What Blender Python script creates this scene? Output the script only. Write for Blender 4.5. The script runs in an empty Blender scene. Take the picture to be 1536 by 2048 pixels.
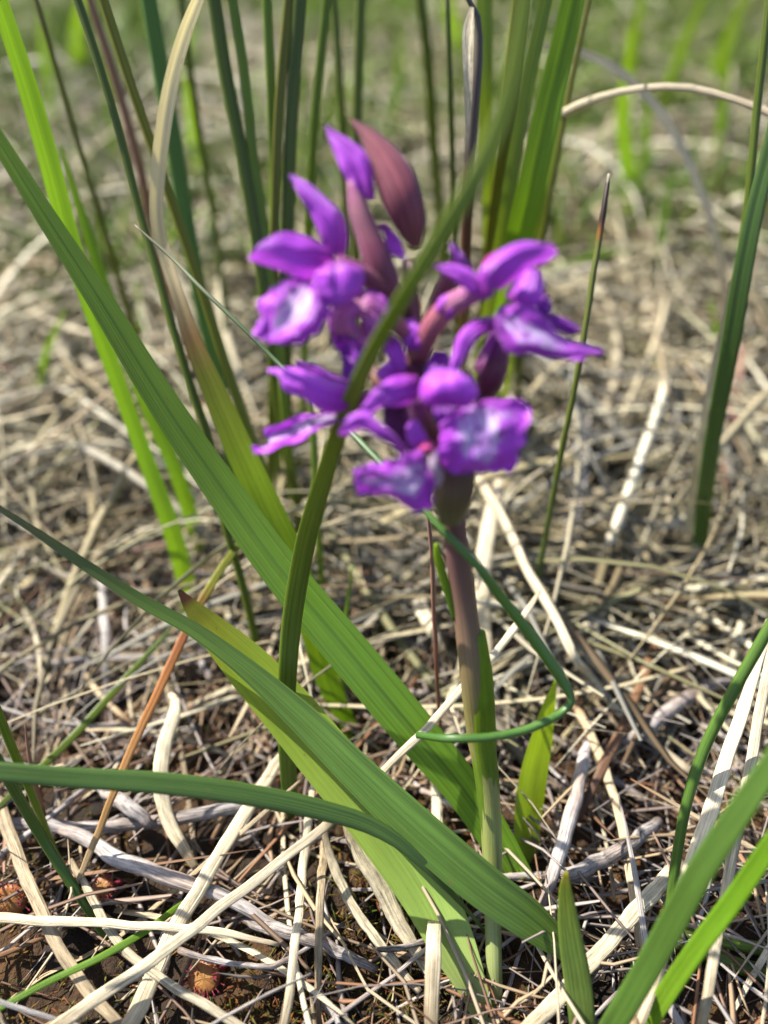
import bpy, math, random
import numpy as np
from mathutils import Vector, noise, Matrix
R = math.radians
S = bpy.context.scene
C = S.collection
random.seed(11); np.random.seed(11)

# ------------------------------------------------------------------ camera, sky, sun, exposure
PITCH, H = R(38), 0.155                     # a phone held 15 cm above the ground, tilted down
FPX, CX, CY = 1538.0, 768.0, 1024.0         # focal length and centre in pixels of the 1536 x 2048 photograph
cam = bpy.data.cameras.new('camera'); co = bpy.data.objects.new('camera', cam); C.objects.link(co)
co.location = (0, 0, H); co.rotation_euler = (R(90) - PITCH, 0, 0)
cam.sensor_fit = 'VERTICAL'; cam.sensor_height = 34.6; cam.lens = FPX * 34.6 / 2048
cam.clip_start = 0.004; cam.clip_end = 300
cam.dof.use_dof = True; cam.dof.focus_distance = 0.142; cam.dof.aperture_fstop = 6.3
S.camera = co
SUN_AZ, SUN_EL = R(-64), R(50)              # from the left and a little behind the flower
w = bpy.data.worlds.new('World'); S.world = w; w.use_nodes = True
nt = w.node_tree; bg = nt.nodes['Background']
sk = nt.nodes.new('ShaderNodeTexSky'); sk.sky_type = 'NISHITA'; sk.sun_disc = False
sk.sun_elevation = SUN_EL; sk.sun_rotation = SUN_AZ; sk.air_density = 1.0; sk.dust_density = 1.5
nt.links.new(sk.outputs[0], bg.inputs[0]); bg.inputs[1].default_value = 0.10
sun = bpy.data.lights.new('sun', 'SUN'); sun.energy = 5.0; sun.angle = R(0.53); sun.color = (1, 0.955, 0.87)
so = bpy.data.objects.new('sun', sun); C.objects.link(so)
sd = Vector((math.sin(SUN_AZ) * math.cos(SUN_EL), math.cos(SUN_AZ) * math.cos(SUN_EL), math.sin(SUN_EL)))
so.rotation_euler = sd.to_track_quat('Z', 'Y').to_euler(); so.location = sd * 3
S.view_settings.view_transform = 'Standard'; S.view_settings.look = 'None'
S.view_settings.exposure = 1.33; S.view_settings.gamma = 1
try: S.view_settings.use_curve_mapping = False
except Exception: pass
S.cycles.max_bounces = 8; S.cycles.transmission_bounces = 4; S.cycles.diffuse_bounces = 4; S.cycles.glossy_bounces = 2
S.cycles.sample_clamp_indirect = 4; S.cycles.use_denoising = True; S.cycles.caustics_reflective = False

SP, CP = math.sin(PITCH), math.cos(PITCH)
FWD, UP = Vector((0, CP, -SP)), Vector((0, SP, CP))
CAM = Vector((0, 0, H))

# ------------------------------------------------------------------ helpers
def hgt(x, y):
    """height of the ground"""
    d = math.hypot(x, y)
    z = 0.0035 * noise.noise(Vector((x * 55, y * 55, 1))) + 0.0022 * noise.noise(Vector((x * 160, y * 160, 5)))
    z += 0.0012 * noise.noise(Vector((x * 420, y * 420, 9)))
    far = min(max((d - 0.3) / 0.6, 0), 1)
    return z + far * 0.02 * noise.noise(Vector((x * 7, y * 7, 3)))

def unproj(px, py, z):
    v = Vector(((px - CX) / FPX * z, 0, 0)) + UP * (-(py - CY) / FPX * z) + FWD * z
    return CAM + v

def gdepth(py, h=0.0):
    return (H - h) / max(SP + (py - CY) / FPX * CP, 0.03)

def at(px, py, z):
    """pixel + depth in cm, or 'g' = on the ground, 'g6' = 6 mm above it"""
    if isinstance(z, str):
        a = float(z[1:] or -3) / 1000
        p = unproj(px, py, gdepth(py, a)); return p
    return unproj(px, py, z / 100)

def catmull(P, n):
    """resample rows of a numpy array to n rows along a Catmull-Rom curve"""
    P = np.asarray(P, float)
    if len(P) == 2:
        t = np.linspace(0, 1, n)[:, None]; return P[0] * (1 - t) + P[1] * t
    d = np.linalg.norm(np.diff(P[:, :3], axis=0), axis=1) + 1e-9
    s = np.concatenate([[0], np.cumsum(d)])
    m = np.gradient(P, s, axis=0)
    out = np.empty((n, P.shape[1]))
    for k, t in enumerate(np.linspace(0, s[-1], n)):
        i = min(max(int(np.searchsorted(s, t, side='right')) - 1, 0), len(P) - 2)
        h = s[i + 1] - s[i]; u = (t - s[i]) / h
        out[k] = ((2*u**3 - 3*u**2 + 1) * P[i] + (u**3 - 2*u**2 + u) * h * m[i]
                  + (-2*u**3 + 3*u**2) * P[i + 1] + (u**3 - u**2) * h * m[i + 1])
    return out

def mesh_obj(name, V, F, UV, mat, parent=None, origin=None, solid=0, link=True):
    V = np.asarray(V, float)
    if origin is None: origin = V.mean(axis=0)
    origin = np.asarray(origin, float)
    me = bpy.data.meshes.new(name)
    me.from_pydata((V - origin).tolist(), [], F)
    me.uv_layers.new(name='UVMap')
    li = np.empty(len(me.loops), int); me.loops.foreach_get('vertex_index', li)
    me.uv_layers[0].data.foreach_set('uv', np.asarray(UV, float)[li].ravel())
    me.polygons.foreach_set('use_smooth', [True] * len(me.polygons))
    me.materials.append(mat); me.update()
    o = bpy.data.objects.new(name, me); o.location = origin
    if link: C.objects.link(o)
    if parent: 
        o.parent = parent
        p = Vector((0, 0, 0)); q = parent
        while q: p += q.location; q = q.parent
        o.location = Vector(origin) - p
    if solid:
        m = o.modifiers.new('thickness', 'SOLIDIFY'); m.thickness = solid; m.offset = 0
    return o

def tag(o, label=None, cat=None, group=None, kind=None):
    if label: o['label'] = label
    if cat: o['category'] = cat
    if group: o['group'] = group
    if kind: o['kind'] = kind
    return o

def strip_arrays(P, Wd, t=0.15, fold=0.0, ring=10, roll0=0.0, roll1=0.0, face=None, ends=True, uv0=0):
    """a blade: closed ring section (t = thickness / width, fold = depth of the keel) swept along P"""
    P = np.asarray(P, float); n = len(P)
    T = np.gradient(P, axis=0); T /= np.linalg.norm(T, axis=1)[:, None] + 1e-12
    if face is None: N = np.asarray(CAM, float) - P
    else: N = np.repeat(np.asarray(face, float)[None], n, 0)
    N = N - (N * T).sum(1)[:, None] * T
    ln = np.linalg.norm(N, axis=1); N[ln < 1e-6] = (0, 0, 1); N /= np.linalg.norm(N, axis=1)[:, None] + 1e-12
    B = np.cross(T, N)
    rl = np.linspace(roll0, roll1, n)[:, None]
    N, B = N * np.cos(rl) + B * np.sin(rl), B * np.cos(rl) - N * np.sin(rl)
    thin = t <= .16 and ring >= 8             # a leaf is a single sheet, light passes it once
    a = np.arange(ring) / ring * 2 * np.pi
    cx, cy = np.cos(a) * .5, np.sin(a) * .5 * t
    if thin: cx = np.linspace(-.5, .5, ring); cy = t * .5 * np.cos(np.pi * cx)
    cy = cy + fold * (np.sqrt(np.abs(cx * 2) ** 2 + .01) - .5)
    V = P[:, None] + (B[:, None] * cx[None, :, None] + N[:, None] * cy[None, :, None]) * np.asarray(Wd)[:, None, None]
    V = V.reshape(-1, 3)
    UV = np.stack([np.tile(cx + .5, n), np.repeat(np.linspace(0, 1, n), ring)], 1); UV[:, 0] += uv0
    F = []
    for i in range(n - 1):
        for j in range(ring - thin):
            k = (j + 1) % ring
            F.append((i * ring + j, i * ring + k, (i + 1) * ring + k, (i + 1) * ring + j))
    if ends and not thin:
        F.append(tuple(range(ring))[::-1]); F.append(tuple((n - 1) * ring + j for j in range(ring)))
    return V, F, UV

def blade(name, mat, pts, t=0.15, fold=0.0, ring=10, roll=(0, 0), n=None, parent=None, wob=0.0):
    """pts = (px, py, width px, depth): base first, tip last"""
    rows = []
    for i, (x, y, wp, z) in enumerate(pts):
        p = at(x, y, z); d = (p - CAM).dot(FWD)
        rows.append((p.x, p.y, p.z, wp * d / FPX))
    n = n or max(14, 5 * len(pts))
    Q = catmull(rows, n)
    Q[:, 3] = np.maximum(Q[:, 3], 0.00012)
    if wob:
        s = random.random() * 99
        for i in range(n):
            q = Vector((s, i * .35, 0)); v = noise.noise_vector(q); Q[i, :3] += np.array(v) * wob
            Q[i, 3] *= 1 + .12 * noise.noise(q * 2.1)
    V, F, UV = strip_arrays(Q[:, :3], Q[:, 3], t, fold, ring, roll[0], roll[1])
    return mesh_obj(name, V, F, UV, mat, parent, origin=Q[0, :3])

def sheet(name, mat, L, Rr, z, parent, dz=(0, 0, 0), tilt=0.0, bulge=1.5, ruffle=0.6, n=22, m=13, scal=0.0, crease=.55):
    """a petal between two traced edges (throat to tip); z cm; dz, tilt, bulge in mm towards the camera"""
    A = catmull([(x, y, 0) for x, y in L], n)[:, :2]; B = catmull([(x, y, 0) for x, y in Rr], n)[:, :2]
    dzs = np.interp(np.linspace(0, 1, n), np.linspace(0, 1, len(dz)), dz)
    V, UV, F = [], [], []
    sd_ = random.random() * 50
    for i in range(n):
        u = i / (n - 1)
        for j in range(m):
            v = j / (m - 1)
            px, py = A[i] * (1 - v) + B[i] * v
            e = abs(2 * v - 1)
            d = -dzs[i] - tilt * (v - .5) - .68 * bulge * (1 - e * e) * math.sin(math.pi * min(.12 + u * .88, .93))
            d += ruffle * noise.noise(Vector((u * 4.2, v * 3.1, sd_))) * (0.35 + e) 
            d += ruffle * .6 * noise.noise(Vector((u * 11, v * 7, sd_ + 7))) * e * e
            d += crease * math.exp(-((v - .5) / .1) ** 2) * (1 - .6 * u)
            if scal and e > .8:
                k = scal * noise.noise(Vector((u * 9, v * 3, sd_ + 3))); px += k; py += k * .7
            if scal and i == n - 1:
                py += scal * 1.5 * noise.noise(Vector((v * 6, 4, sd_)))
            V.append(tuple(unproj(px, py, z / 100 + d / 1000))); UV.append((v, u))
    for i in range(n - 1):
        for j in range(m - 1):
            a = i * m + j; F.append((a, a + 1, a + m + 1, a + m))
    return mesh_obj(name, V, F, UV, mat, parent, origin=V[m // 2])

# ------------------------------------------------------------------ materials
class NB:
    def __init__(s, name):
        s.m = bpy.data.materials.new(name); s.m.use_nodes = True; s.t = s.m.node_tree
        s.t.nodes.clear(); s.out = s.n('OutputMaterial')
    def n(s, kind, **kw):
        nd = s.t.nodes.new('ShaderNode' + kind)
        for k, v in kw.items(): setattr(nd, k, v)
        return nd
    def set(s, sock, v):
        if hasattr(v, 'is_output') or isinstance(v, bpy.types.NodeSocket): s.t.links.new(v, sock)
        else: sock.default_value = v
    def math(s, op, a, b=None, c=None, clamp=False):
        nd = s.n('Math', operation=op, use_clamp=clamp)
        for i, v in enumerate((a, b, c)):
            if v is not None: s.set(nd.inputs[i], v)
        return nd.outputs[0]
    def mix(s, f, a, b, blend='MIX'):
        nd = s.n('Mix', data_type='RGBA', blend_type=blend)
        s.set(nd.inputs[0], f); s.set(nd.inputs[6], a); s.set(nd.inputs[7], b); return nd.outputs[2]
    def comb(s, x, y, z):
        nd = s.n('CombineXYZ')
        for i, v in enumerate((x, y, z)): s.set(nd.inputs[i], v)
        return nd.outputs[0]
    def noise(s, vec, scale=1.0, detail=3.0, rough=.55):
        nd = s.n('TexNoise'); s.set(nd.inputs['Vector'], vec); nd.inputs['Scale'].default_value = scale
        nd.inputs['Detail'].default_value = detail; nd.inputs['Roughness'].default_value = rough; return nd.outputs[0]
    def ramp(s, f, stops):
        nd = s.n('ValToRGB'); s.set(nd.inputs[0], f); el = nd.color_ramp.elements
        while len(el) < len(stops): el.new(.5)
        for e, (p, c) in zip(el, stops): e.position = p; e.color = (*c, 1)
        return nd.outputs[0]
    def uv(s):
        sp = s.n('SeparateXYZ'); s.t.links.new(s.n('UVMap').outputs[0], sp.inputs[0]); return sp.outputs[0], sp.outputs[1]
    def rnd(s): return s.n('ObjectInfo').outputs['Random']
    def tissue(s, col, rough=.45, spec=.35, trans=.3, tcol=None, bump=None, bstr=.3, bdist=.0002, sheen=0):
        """leaf tissue: a glossy, diffuse and light-passing surface"""
        pb = s.n('BsdfPrincipled'); s.set(pb.inputs['Base Color'], col); s.set(pb.inputs['Roughness'], rough)
        pb.inputs['Specular IOR Level'].default_value = spec
        if sheen: pb.inputs['Sheen Weight'].default_value = sheen
        if bump is not None:
            b = s.n('Bump'); b.inputs['Strength'].default_value = bstr; b.inputs['Distance'].default_value = bdist
            s.set(b.inputs['Height'], bump); s.t.links.new(b.outputs[0], pb.inputs['Normal'])
        if trans:
            tb = s.n('BsdfTranslucent'); s.set(tb.inputs[0], tcol if tcol is not None else col)
            mx = s.n('MixShader'); s.set(mx.inputs[0], trans)
            s.t.links.new(pb.outputs[0], mx.inputs[1]); s.t.links.new(tb.outputs[0], mx.inputs[2]); sh = mx.outputs[0]
        else: sh = pb.outputs[0]
        s.t.links.new(sh, s.out.inputs[0]); return s.m

def leafmat(name, stops, trans=.3, stripe=.35, freq=16, rough=.42, spec=.4, tint=(1.35, 1.25, .55), blotch=.25, vary=.25, mid=0.0, midcol=None, length=2.0, bstr=.5, vary_hue=None, specks=.6):
    b = NB(name); u, v = b.uv(); r = b.rnd()
    col = b.ramp(v, stops)
    rz = b.math('MULTIPLY', r, 37.0)
    ribs = b.noise(b.comb(b.math('MULTIPLY', u, freq), b.math('MULTIPLY', v, length), rz), 1, 2)
    bl = b.noise(b.comb(b.math('MULTIPLY', u, 2.6), b.math('MULTIPLY', v, length * 3), rz), 1.4, 5, .7)
    k = b.math('ADD', b.math('MULTIPLY', b.math('SUBTRACT', ribs, .5), stripe * 3.2), b.math('MULTIPLY', b.math('SUBTRACT', bl, .5), blotch * 3))
    k = b.math('ADD', b.math('ADD', k, 1.0), b.math('MULTIPLY', b.math('SUBTRACT', r, .5), vary * 2))
    k = b.math('MAXIMUM', k, .25)
    if vary_hue: col = b.mix(b.math('MULTIPLY', b.math('FRACT', b.math('MULTIPLY', r, 17.31)), 1.0), col, (*vary_hue, 1))
    if mid:
        e = b.math('ABSOLUTE', b.math('SUBTRACT', u, .5))
        f = b.math('MULTIPLY', b.math('LESS_THAN', e, .035), mid)
        col = b.mix(f, col, (*midcol, 1))
    if specks:
        sn = b.noise(b.comb(b.math('MULTIPLY', u, 7), b.math('MULTIPLY', v, 55), rz), 1, 3, .6)
        sm = b.n('MapRange', interpolation_type='SMOOTHSTEP'); b.set(sm.inputs[0], sn)
        for i, x in zip((1, 2, 3, 4), (.66, .74, 0, specks)): sm.inputs[i].default_value = x
        col = b.mix(sm.outputs[0], col, (.16, .10, .03, 1))
    sc = b.n('VectorMath', operation='SCALE'); b.set(sc.inputs[0], col); b.set(sc.inputs['Scale'], k)
    c2 = sc.outputs[0]
    tm = b.n('VectorMath', operation='MULTIPLY'); b.set(tm.inputs[0], c2); tm.inputs[1].default_value = tint
    return b.tissue(c2, rough, spec, trans, tm.outputs[0], ribs, bstr, .0003)

M = {}
G_DK, G_MD, G_YL, G_LT = (.082, .115, .011), (.07, .13, .02), (.14, .21, .012), (.15, .205, .018)
STRAW, TAN, GREY, BRN, RED = (.52, .44, .30), (.36, .27, .16), (.34, .31, .28), (.16, .075, .03), (.17, .035, .02)
M['rush'] = leafmat('rush_green', [(0, (.14, .17, .05)), (.14, (.10, .135, .014)), (.8, G_DK), (1, (.08, .10, .015))], .22, .5, 9, .36, .38)
M['rush_lt'] = leafmat('rush_light_green', [(0, (.14, .17, .05)), (.15, G_LT), (1, (.12, .19, .018))], .3, .4, 9, .38, .38)
M['olive'] = leafmat('rush_olive', [(0, (.14, .16, .03)), (.3, (.14, .165, .012)), (1, (.16, .15, .012))], .25, .45, 8, .38, .38)
M['green'] = leafmat('blade_mid_green', [(0, (.12, .17, .03)), (.2, (.075, .15, .022)), (1, (.08, .15, .022))], .25, .4, 9, .4, .4)
M['darkgreen'] = leafmat('blade_dark_green', [(0, (.07, .12, .02)), (.3, (.052, .10, .018)), (1, (.05, .095, .018))], .15, .4, 9, .38, .4)
M['bright'] = leafmat('grass_bright', [(0, (.17, .27, .02)), (.5, (.15, .29, .015)), (1, (.13, .25, .012))], .5, .25, 18, .4, .4)
M['broad'] = leafmat('grass_broad', [(0, (.14, .27, .02)), (.3, (.115, .23, .025)), (.55, (.12, .21, .025)), (1, (.13, .21, .035))], .42, .4, 22, .4, .4, mid=.5, midcol=(.04, .09, .02))
M['sedge'] = leafmat('sedge_dark', [(0, (.085, .15, .018)), (.4, (.068, .135, .02)), (.75, (.075, .13, .02)), (1, (.10, .09, .05))], .25, .5, 20, .36, .5)
M['pale'] = leafmat('orchid_leaf_pale', [(0, (.30, .34, .12)), (.25, (.20, .30, .06)), (.8, (.20, .28, .025)), (.955, (.26, .26, .02)), (.975, (.08, .03, .01)), (1, (.04, .015, .01))], .35, .15, 18, .4, .45, blotch=.15)
M['young'] = leafmat('orchid_leaf_young', [(0, (.16, .22, .05)), (.6, (.12, .19, .03)), (.9, (.15, .20, .02)), (1, (.28, .24, .02))], .3, .2, 12, .4, .5)
M['glow'] = leafmat('orchid_leaf_thin', [(0, (.12, .2, .03)), (1, (.2, .3, .015))], .55, .15, 14, .4, .4, tint=(1.5, 1.4, .4))
M['blurblade'] = leafmat('grass_olive_green', [(0, (.10, .16, .02)), (.4, (.125, .18, .016)), (1, (.19, .26, .018))], .35, .4, 8, .4, .5)
M['cream'] = leafmat('half_dead_blade', [(0, (.14, .28, .012)), (.40, (.20, .30, .012)), (.53, (.17, .19, .02)), (.58, (.26, .15, .06)), (.65, (.52, .42, .26)), (1, (.70, .62, .46))], .42, .25, 18, .45, .35, tint=(1.15, 1.1, .6), bstr=.7)
M['tipped'] = leafmat('dark_tipped_stem', [(0, (.08, .13, .03)), (.55, (.09, .115, .016)), (.885, (.10, .11, .012)), (.905, (.22, .08, .01)), (.925, (.03, .012, .008)), (.985, (.04, .02, .012)), (1, (.4, .34, .25))], .05, .3, 7, .4, .4)
M['sheath'] = leafmat('sheathed_stem', [(0, (.06, .13, .02)), (.35, (.15, .16, .012)), (.55, (.22, .13, .012)), (.66, (.09, .028, .01)), (.85, (.05, .03, .02)), (1, (.10, .09, .07))], .05, .3, 8, .35, .5)
M['orange'] = leafmat('orange_dead_tip', [(0, (.14, .2, .02)), (.28, (.22, .22, .02)), (.36, (.2, .06, .02)), (.55, (.42, .17, .05)), (.8, (.46, .26, .09)), (1, (.55, .46, .3))], .15, .5, 9, .5, .3, blotch=.5)
M['thin'] = leafmat('thin_green_stem', [(0, (.055, .14, .02)), (.35, (.11, .24, .035)), (.55, (.06, .14, .03)), (.8, (.10, .15, .06)), (.97, (.3, .3, .18)), (1, (.35, .25, .2))], .1, .25, 7, .38, .5)
M['straw'] = leafmat('straw_bleached', [(0, TAN), (.2, (.50, .42, .28)), (.8, (.56, .48, .33)), (1, (.45, .36, .24))], .12, .55, 11, .55, .3, tint=(1.1, 1, .7), blotch=.6, vary=.3, length=4, bstr=.9)
M['tan'] = leafmat('straw_tan', [(0, BRN), (.15, TAN), (.85, (.40, .31, .19)), (1, BRN)], .1, .5, 11, .55, .3, tint=(1.1, 1, .7), blotch=.7, vary=.35, length=4, bstr=.9)
M['grey'] = leafmat('straw_grey', [(0, (.2, .17, .15)), (.5, GREY), (1, (.28, .24, .21))], .05, .5, 10, .6, .25, tint=(1, 1, .9), blotch=.8, vary=.35, length=5, bstr=.9)
M['brown'] = leafmat('straw_brown', [(0, (.10, .05, .03)), (.5, (.22, .12, .06)), (1, (.13, .06, .03))], .05, .5, 9, .55, .3, tint=(1, 1, .8), blotch=.6, vary=.35, length=4)
M['twig'] = leafmat('twig_grey', [(0, (.15, .11, .09)), (.25, (.30, .27, .25)), (.6, (.24, .19, .16)), (.8, (.33, .30, .28)), (1, (.16, .12, .10))], 0, .5, 9, .7, .2, blotch=1.0, vary=.35, length=4, bstr=1.0)
M['redstem'] = leafmat('red_dead_stem', [(0, BRN), (.5, (.17, .07, .045)), (1, (.22, .13, .09))], .05, .4, 8, .5, .3)
M['litter'] = leafmat('litter_far', [(0, TAN), (.5, (.45, .37, .24)), (1, TAN)], .1, .4, 6, .6, .25, tint=(1.1, 1, .7), blotch=.4, vary=0, length=3)
M['fargreen'] = leafmat('grass_far', [(0, (.12, .15, .05)), (.4, (.10, .19, .025)), (1, (.11, .19, .02))], .35, .3, 6, .45, .4, vary=0)
M['fargreen2'] = leafmat('grass_distant_blades', [(0, (.12, .15, .05)), (.4, (.13, .24, .02)), (1, (.14, .24, .015))], .4, .3, 6, .45, .4, vary=.3)

# each merged straw takes its own tone from the whole number in its u coordinate
def isle_tones(name, tones, trans=.1, rough=.6):
    b = NB(name); u, v = b.uv()
    idn = b.math('FLOOR', u); wn = b.n('TexWhiteNoise', noise_dimensions='1D'); b.set(wn.inputs['W'], idn)
    col = b.ramp(wn.outputs['Value'], [((i + .0) / len(tones), c) for i, c in enumerate(tones)])
    k = b.noise(b.comb(b.math('MULTIPLY', u, 7.3), b.math('MULTIPLY', v, 9), 0.0), 1, 3)
    sc = b.n('VectorMath', operation='SCALE'); b.set(sc.inputs[0], col); b.set(sc.inputs['Scale'], b.math('ADD', b.math('MULTIPLY', k, 1.1), .45))
    return b.tissue(sc.outputs[0], rough, .3, trans)
M['litter'] = isle_tones('litter_tones', [(.46, .39, .25), (.22, .17, .085), (.68, .62, .46), (.15, .13, .10), (.30, .25, .13), (.09, .055, .03), (.20, .19, .09), (.60, .54, .38), (.11, .09, .05), (.34, .29, .18), (.17, .16, .13)])
M['fragment'] = isle_tones('fragment_tones', [TAN, (.12, .06, .03), GREY, (.2, .09, .04), (.4, .33, .22), (.1, .055, .035), (.18, .15, .13)], .05)
M['fargreen'] = isle_tones('far_grass_tones', [(.15, .23, .025), (.20, .31, .02), (.08, .13, .025), (.26, .30, .07), (.15, .26, .03)], .4, .45)
M['lowleaf'] = isle_tones('low_leaf_tones', [(.06, .085, .018), (.09, .13, .025), (.035, .05, .014), (.12, .16, .035), (.11, .045, .025), (.05, .07, .012), (.22, .24, .10), (.06, .04, .02)], .3, .5)
M['mossmat'] = isle_tones('moss_tones', [(.05, .075, .01), (.13, .065, .010), (.04, .06, .012), (.20, .09, .015), (.08, .11, .012), (.16, .055, .015)], .3, .6)

def petalmat(name, stops, trans=.28, edge=None, tint=(1.15, .9, 1.1), vein=.4, rough=.42):
    b = NB(name); u, v = b.uv(); r = b.rnd()
    col = b.ramp(v, stops)
    e = b.math('ABSOLUTE', b.math('MULTIPLY', b.math('SUBTRACT', u, .5), 2))
    ns = b.noise(b.comb(b.math('MULTIPLY', u, 13), b.math('MULTIPLY', v, 1.3), b.math('MULTIPLY', r, 21)), 1, 3)
    k = b.math('ADD', b.math('MULTIPLY', b.math('SUBTRACT', ns, .5), vein * 3), 1.0)
    if edge: col = b.mix(b.math('POWER', e, 3.0), col, (*edge, 1))
    sc = b.n('VectorMath', operation='SCALE'); b.set(sc.inputs[0], col); b.set(sc.inputs['Scale'], k)
    tm = b.n('VectorMath', operation='MULTIPLY'); b.set(tm.inputs[0], sc.outputs[0]); tm.inputs[1].default_value = tint
    return b.tissue(sc.outputs[0], rough, .4, trans, tm.outputs[0], ns, .9, .0006, sheen=.1)

PUR, DPU, LPU = (.43, .055, .63), (.22, .016, .38), (.45, .10, .62)
M['petal'] = petalmat('petal_purple', [(0, (.30, .02, .34)), (.4, PUR), (1, (.50, .10, .72))])
M['petal_dk'] = petalmat('petal_deep', [(0, (.12, .01, .16)), (.5, DPU), (1, (.22, .02, .36))], .25)
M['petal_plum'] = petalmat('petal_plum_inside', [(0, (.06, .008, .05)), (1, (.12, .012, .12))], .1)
M['petal_pink'] = petalmat('petal_pink_striped', [(0, (.42, .13, .25)), (.5, (.42, .10, .36)), (1, (.33, .035, .48))], .25, edge=(.28, .03, .40), vein=.8)
M['bud'] = petalmat('bud_mauve', [(0, (.24, .10, .07)), (.25, (.25, .06, .09)), (.75, (.32, .095, .12)), (1, (.40, .16, .17))], .3, edge=(.17, .03, .08), tint=(1.2, .8, .8), vein=.75)
M['bract'] = petalmat('bract_pink_lit_top', [(0, (.12, .025, .045)), (.5, (.20, .045, .085)), (.78, (.42, .17, .21)), (1, (.4, .10, .28))], .15, edge=(.14, .02, .09), tint=(1.2, .8, .8), vein=.75)  # lit top painted in: the ramp turns paler pink towards the tip
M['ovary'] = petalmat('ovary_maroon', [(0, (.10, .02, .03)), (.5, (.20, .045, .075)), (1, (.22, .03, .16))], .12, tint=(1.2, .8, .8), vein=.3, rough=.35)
M['ovary_lit'] = petalmat('ovary_lit_pink', [(0, (.22, .05, .08)), (.5, (.40, .12, .17)), (1, (.34, .06, .34))], .15, vein=.2, rough=.35)  # sunlit copy of the ovary, the light painted in as paler pink
M['plumbud'] = petalmat('bud_plum', [(0, (.10, .02, .04)), (.6, (.12, .015, .06)), (1, (.2, .03, .25))], .12, vein=.4, rough=.3)
M['basebract'] = petalmat('bract_olive', [(0, (.13, .13, .04)), (.35, (.11, .075, .03)), (.75, (.09, .025, .03)), (1, (.07, .01, .03))], .25, tint=(1.2, 1, .7))
M['stigma'] = petalmat('stigma_pink', [(0, (.6, .05, .22)), (1, (.55, .05, .3))], .2)
M['throat'] = petalmat('throat_white', [(0, (.5, .35, .5)), (1, (.6, .45, .55))], .3)

def lipmat(name, cu=.45, length=.5, width=.62, spots=9.0, white=(.74, .62, .82), wv=.5):
    b = NB(name); u, v = b.uv(); r = b.rnd()
    e = b.math('ABSOLUTE', b.math('MULTIPLY', b.math('SUBTRACT', u, wv), 2))
    ww = b.noise(b.comb(b.math('MULTIPLY', u, 5), b.math('MULTIPLY', v, 4), b.math('MULTIPLY', r, 11)), 1, 4, .7)
    dx = b.math('DIVIDE', e, width); dy = b.math('DIVIDE', b.math('SUBTRACT', v, cu), length)
    d = b.math('SQRT', b.math('ADD', b.math('MULTIPLY', dx, dx), b.math('MULTIPLY', dy, dy)))
    d = b.math('ADD', d, b.math('MULTIPLY', b.math('SUBTRACT', ww, .5), 1.9))
    mr = b.n('MapRange', interpolation_type='SMOOTHSTEP'); b.set(mr.inputs[0], d)
    for i, x in zip((1, 2, 3, 4), (.55, 1.0, 1, 0)): mr.inputs[i].default_value = x
    wf = mr.outputs[0]
    vo = b.n('TexVoronoi', feature='F1'); b.set(vo.inputs['Vector'], b.comb(b.math('MULTIPLY', u, .8), v, r)); vo.inputs['Scale'].default_value = spots
    vo.inputs['Randomness'].default_value = .9
    sp = b.n('MapRange', interpolation_type='SMOOTHSTEP'); b.set(sp.inputs[0], vo.outputs['Distance'])
    for i, x in zip((1, 2, 3, 4), (.20, .30, 1, 0)): sp.inputs[i].default_value = x
    fan = b.math('DIVIDE', b.math('SUBTRACT', u, wv), b.math('ADD', .35, b.math('MULTIPLY', v, .65)))
    streak = b.noise(b.comb(b.math('MULTIPLY', fan, 22), b.math('MULTIPLY', v, 5), r), 1, 3, .65)
    st = b.n('MapRange'); b.set(st.inputs[0], streak)
    for i, x in zip((1, 2, 3, 4), (.45, .58, 0, .9)): st.inputs[i].default_value = x
    base = b.mix(v, (.36, .035, .50, 1), (.43, .055, .64, 1))
    c = b.mix(b.math('MULTIPLY', wf, b.math('SUBTRACT', 1.0, st.outputs[0])), base, (*white, 1))
    c = b.mix(b.math('MULTIPLY', b.math('MULTIPLY', sp.outputs[0], wf), .95), c, (.17, .008, .26, 1))
    tm = b.n('VectorMath', operation='MULTIPLY'); b.set(tm.inputs[0], c); tm.inputs[1].default_value = (1.1, .9, 1.05)
    return b.tissue(c, .42, .4, .28, tm.outputs[0], streak, .9, .0005, sheen=.1)

M['lip1'] = lipmat('lip_streaked', .42, .5, .45, 6.5)
M['lip3'] = lipmat('lip_dashed', .40, .55, .6, 8)
M['lip4'] = lipmat('lip_ringed', .5, .45, .6, 6, (.62, .50, .74))
M['lip5'] = lipmat('lip_veined', .46, .42, .62, 6.5, (.55, .45, .72))
M['lip6'] = lipmat('lip_bent', .42, .34, .55, 6, (.66, .54, .80))

b = NB('stem_purple_green'); u, v = b.uv()
col = b.ramp(v, [(0, (.26, .30, .11)), (.25, (.24, .27, .08)), (.42, (.22, .19, .06)), (.54, (.20, .125, .075)), (.66, (.165, .08, .075)), (.8, (.13, .05, .06)), (1, (.12, .035, .055))])
ns = b.noise(b.comb(b.math('MULTIPLY', u, 26), b.math('MULTIPLY', v, 3), 0.0), 1, 4)
sc = b.n('VectorMath', operation='SCALE'); b.set(sc.inputs[0], col); b.set(sc.inputs['Scale'], b.math('ADD', b.math('MULTIPLY', ns, 1.0), .5))
M['stem'] = b.tissue(sc.outputs[0], .4, .45, .15, None, ns, .5, .0003)

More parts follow.
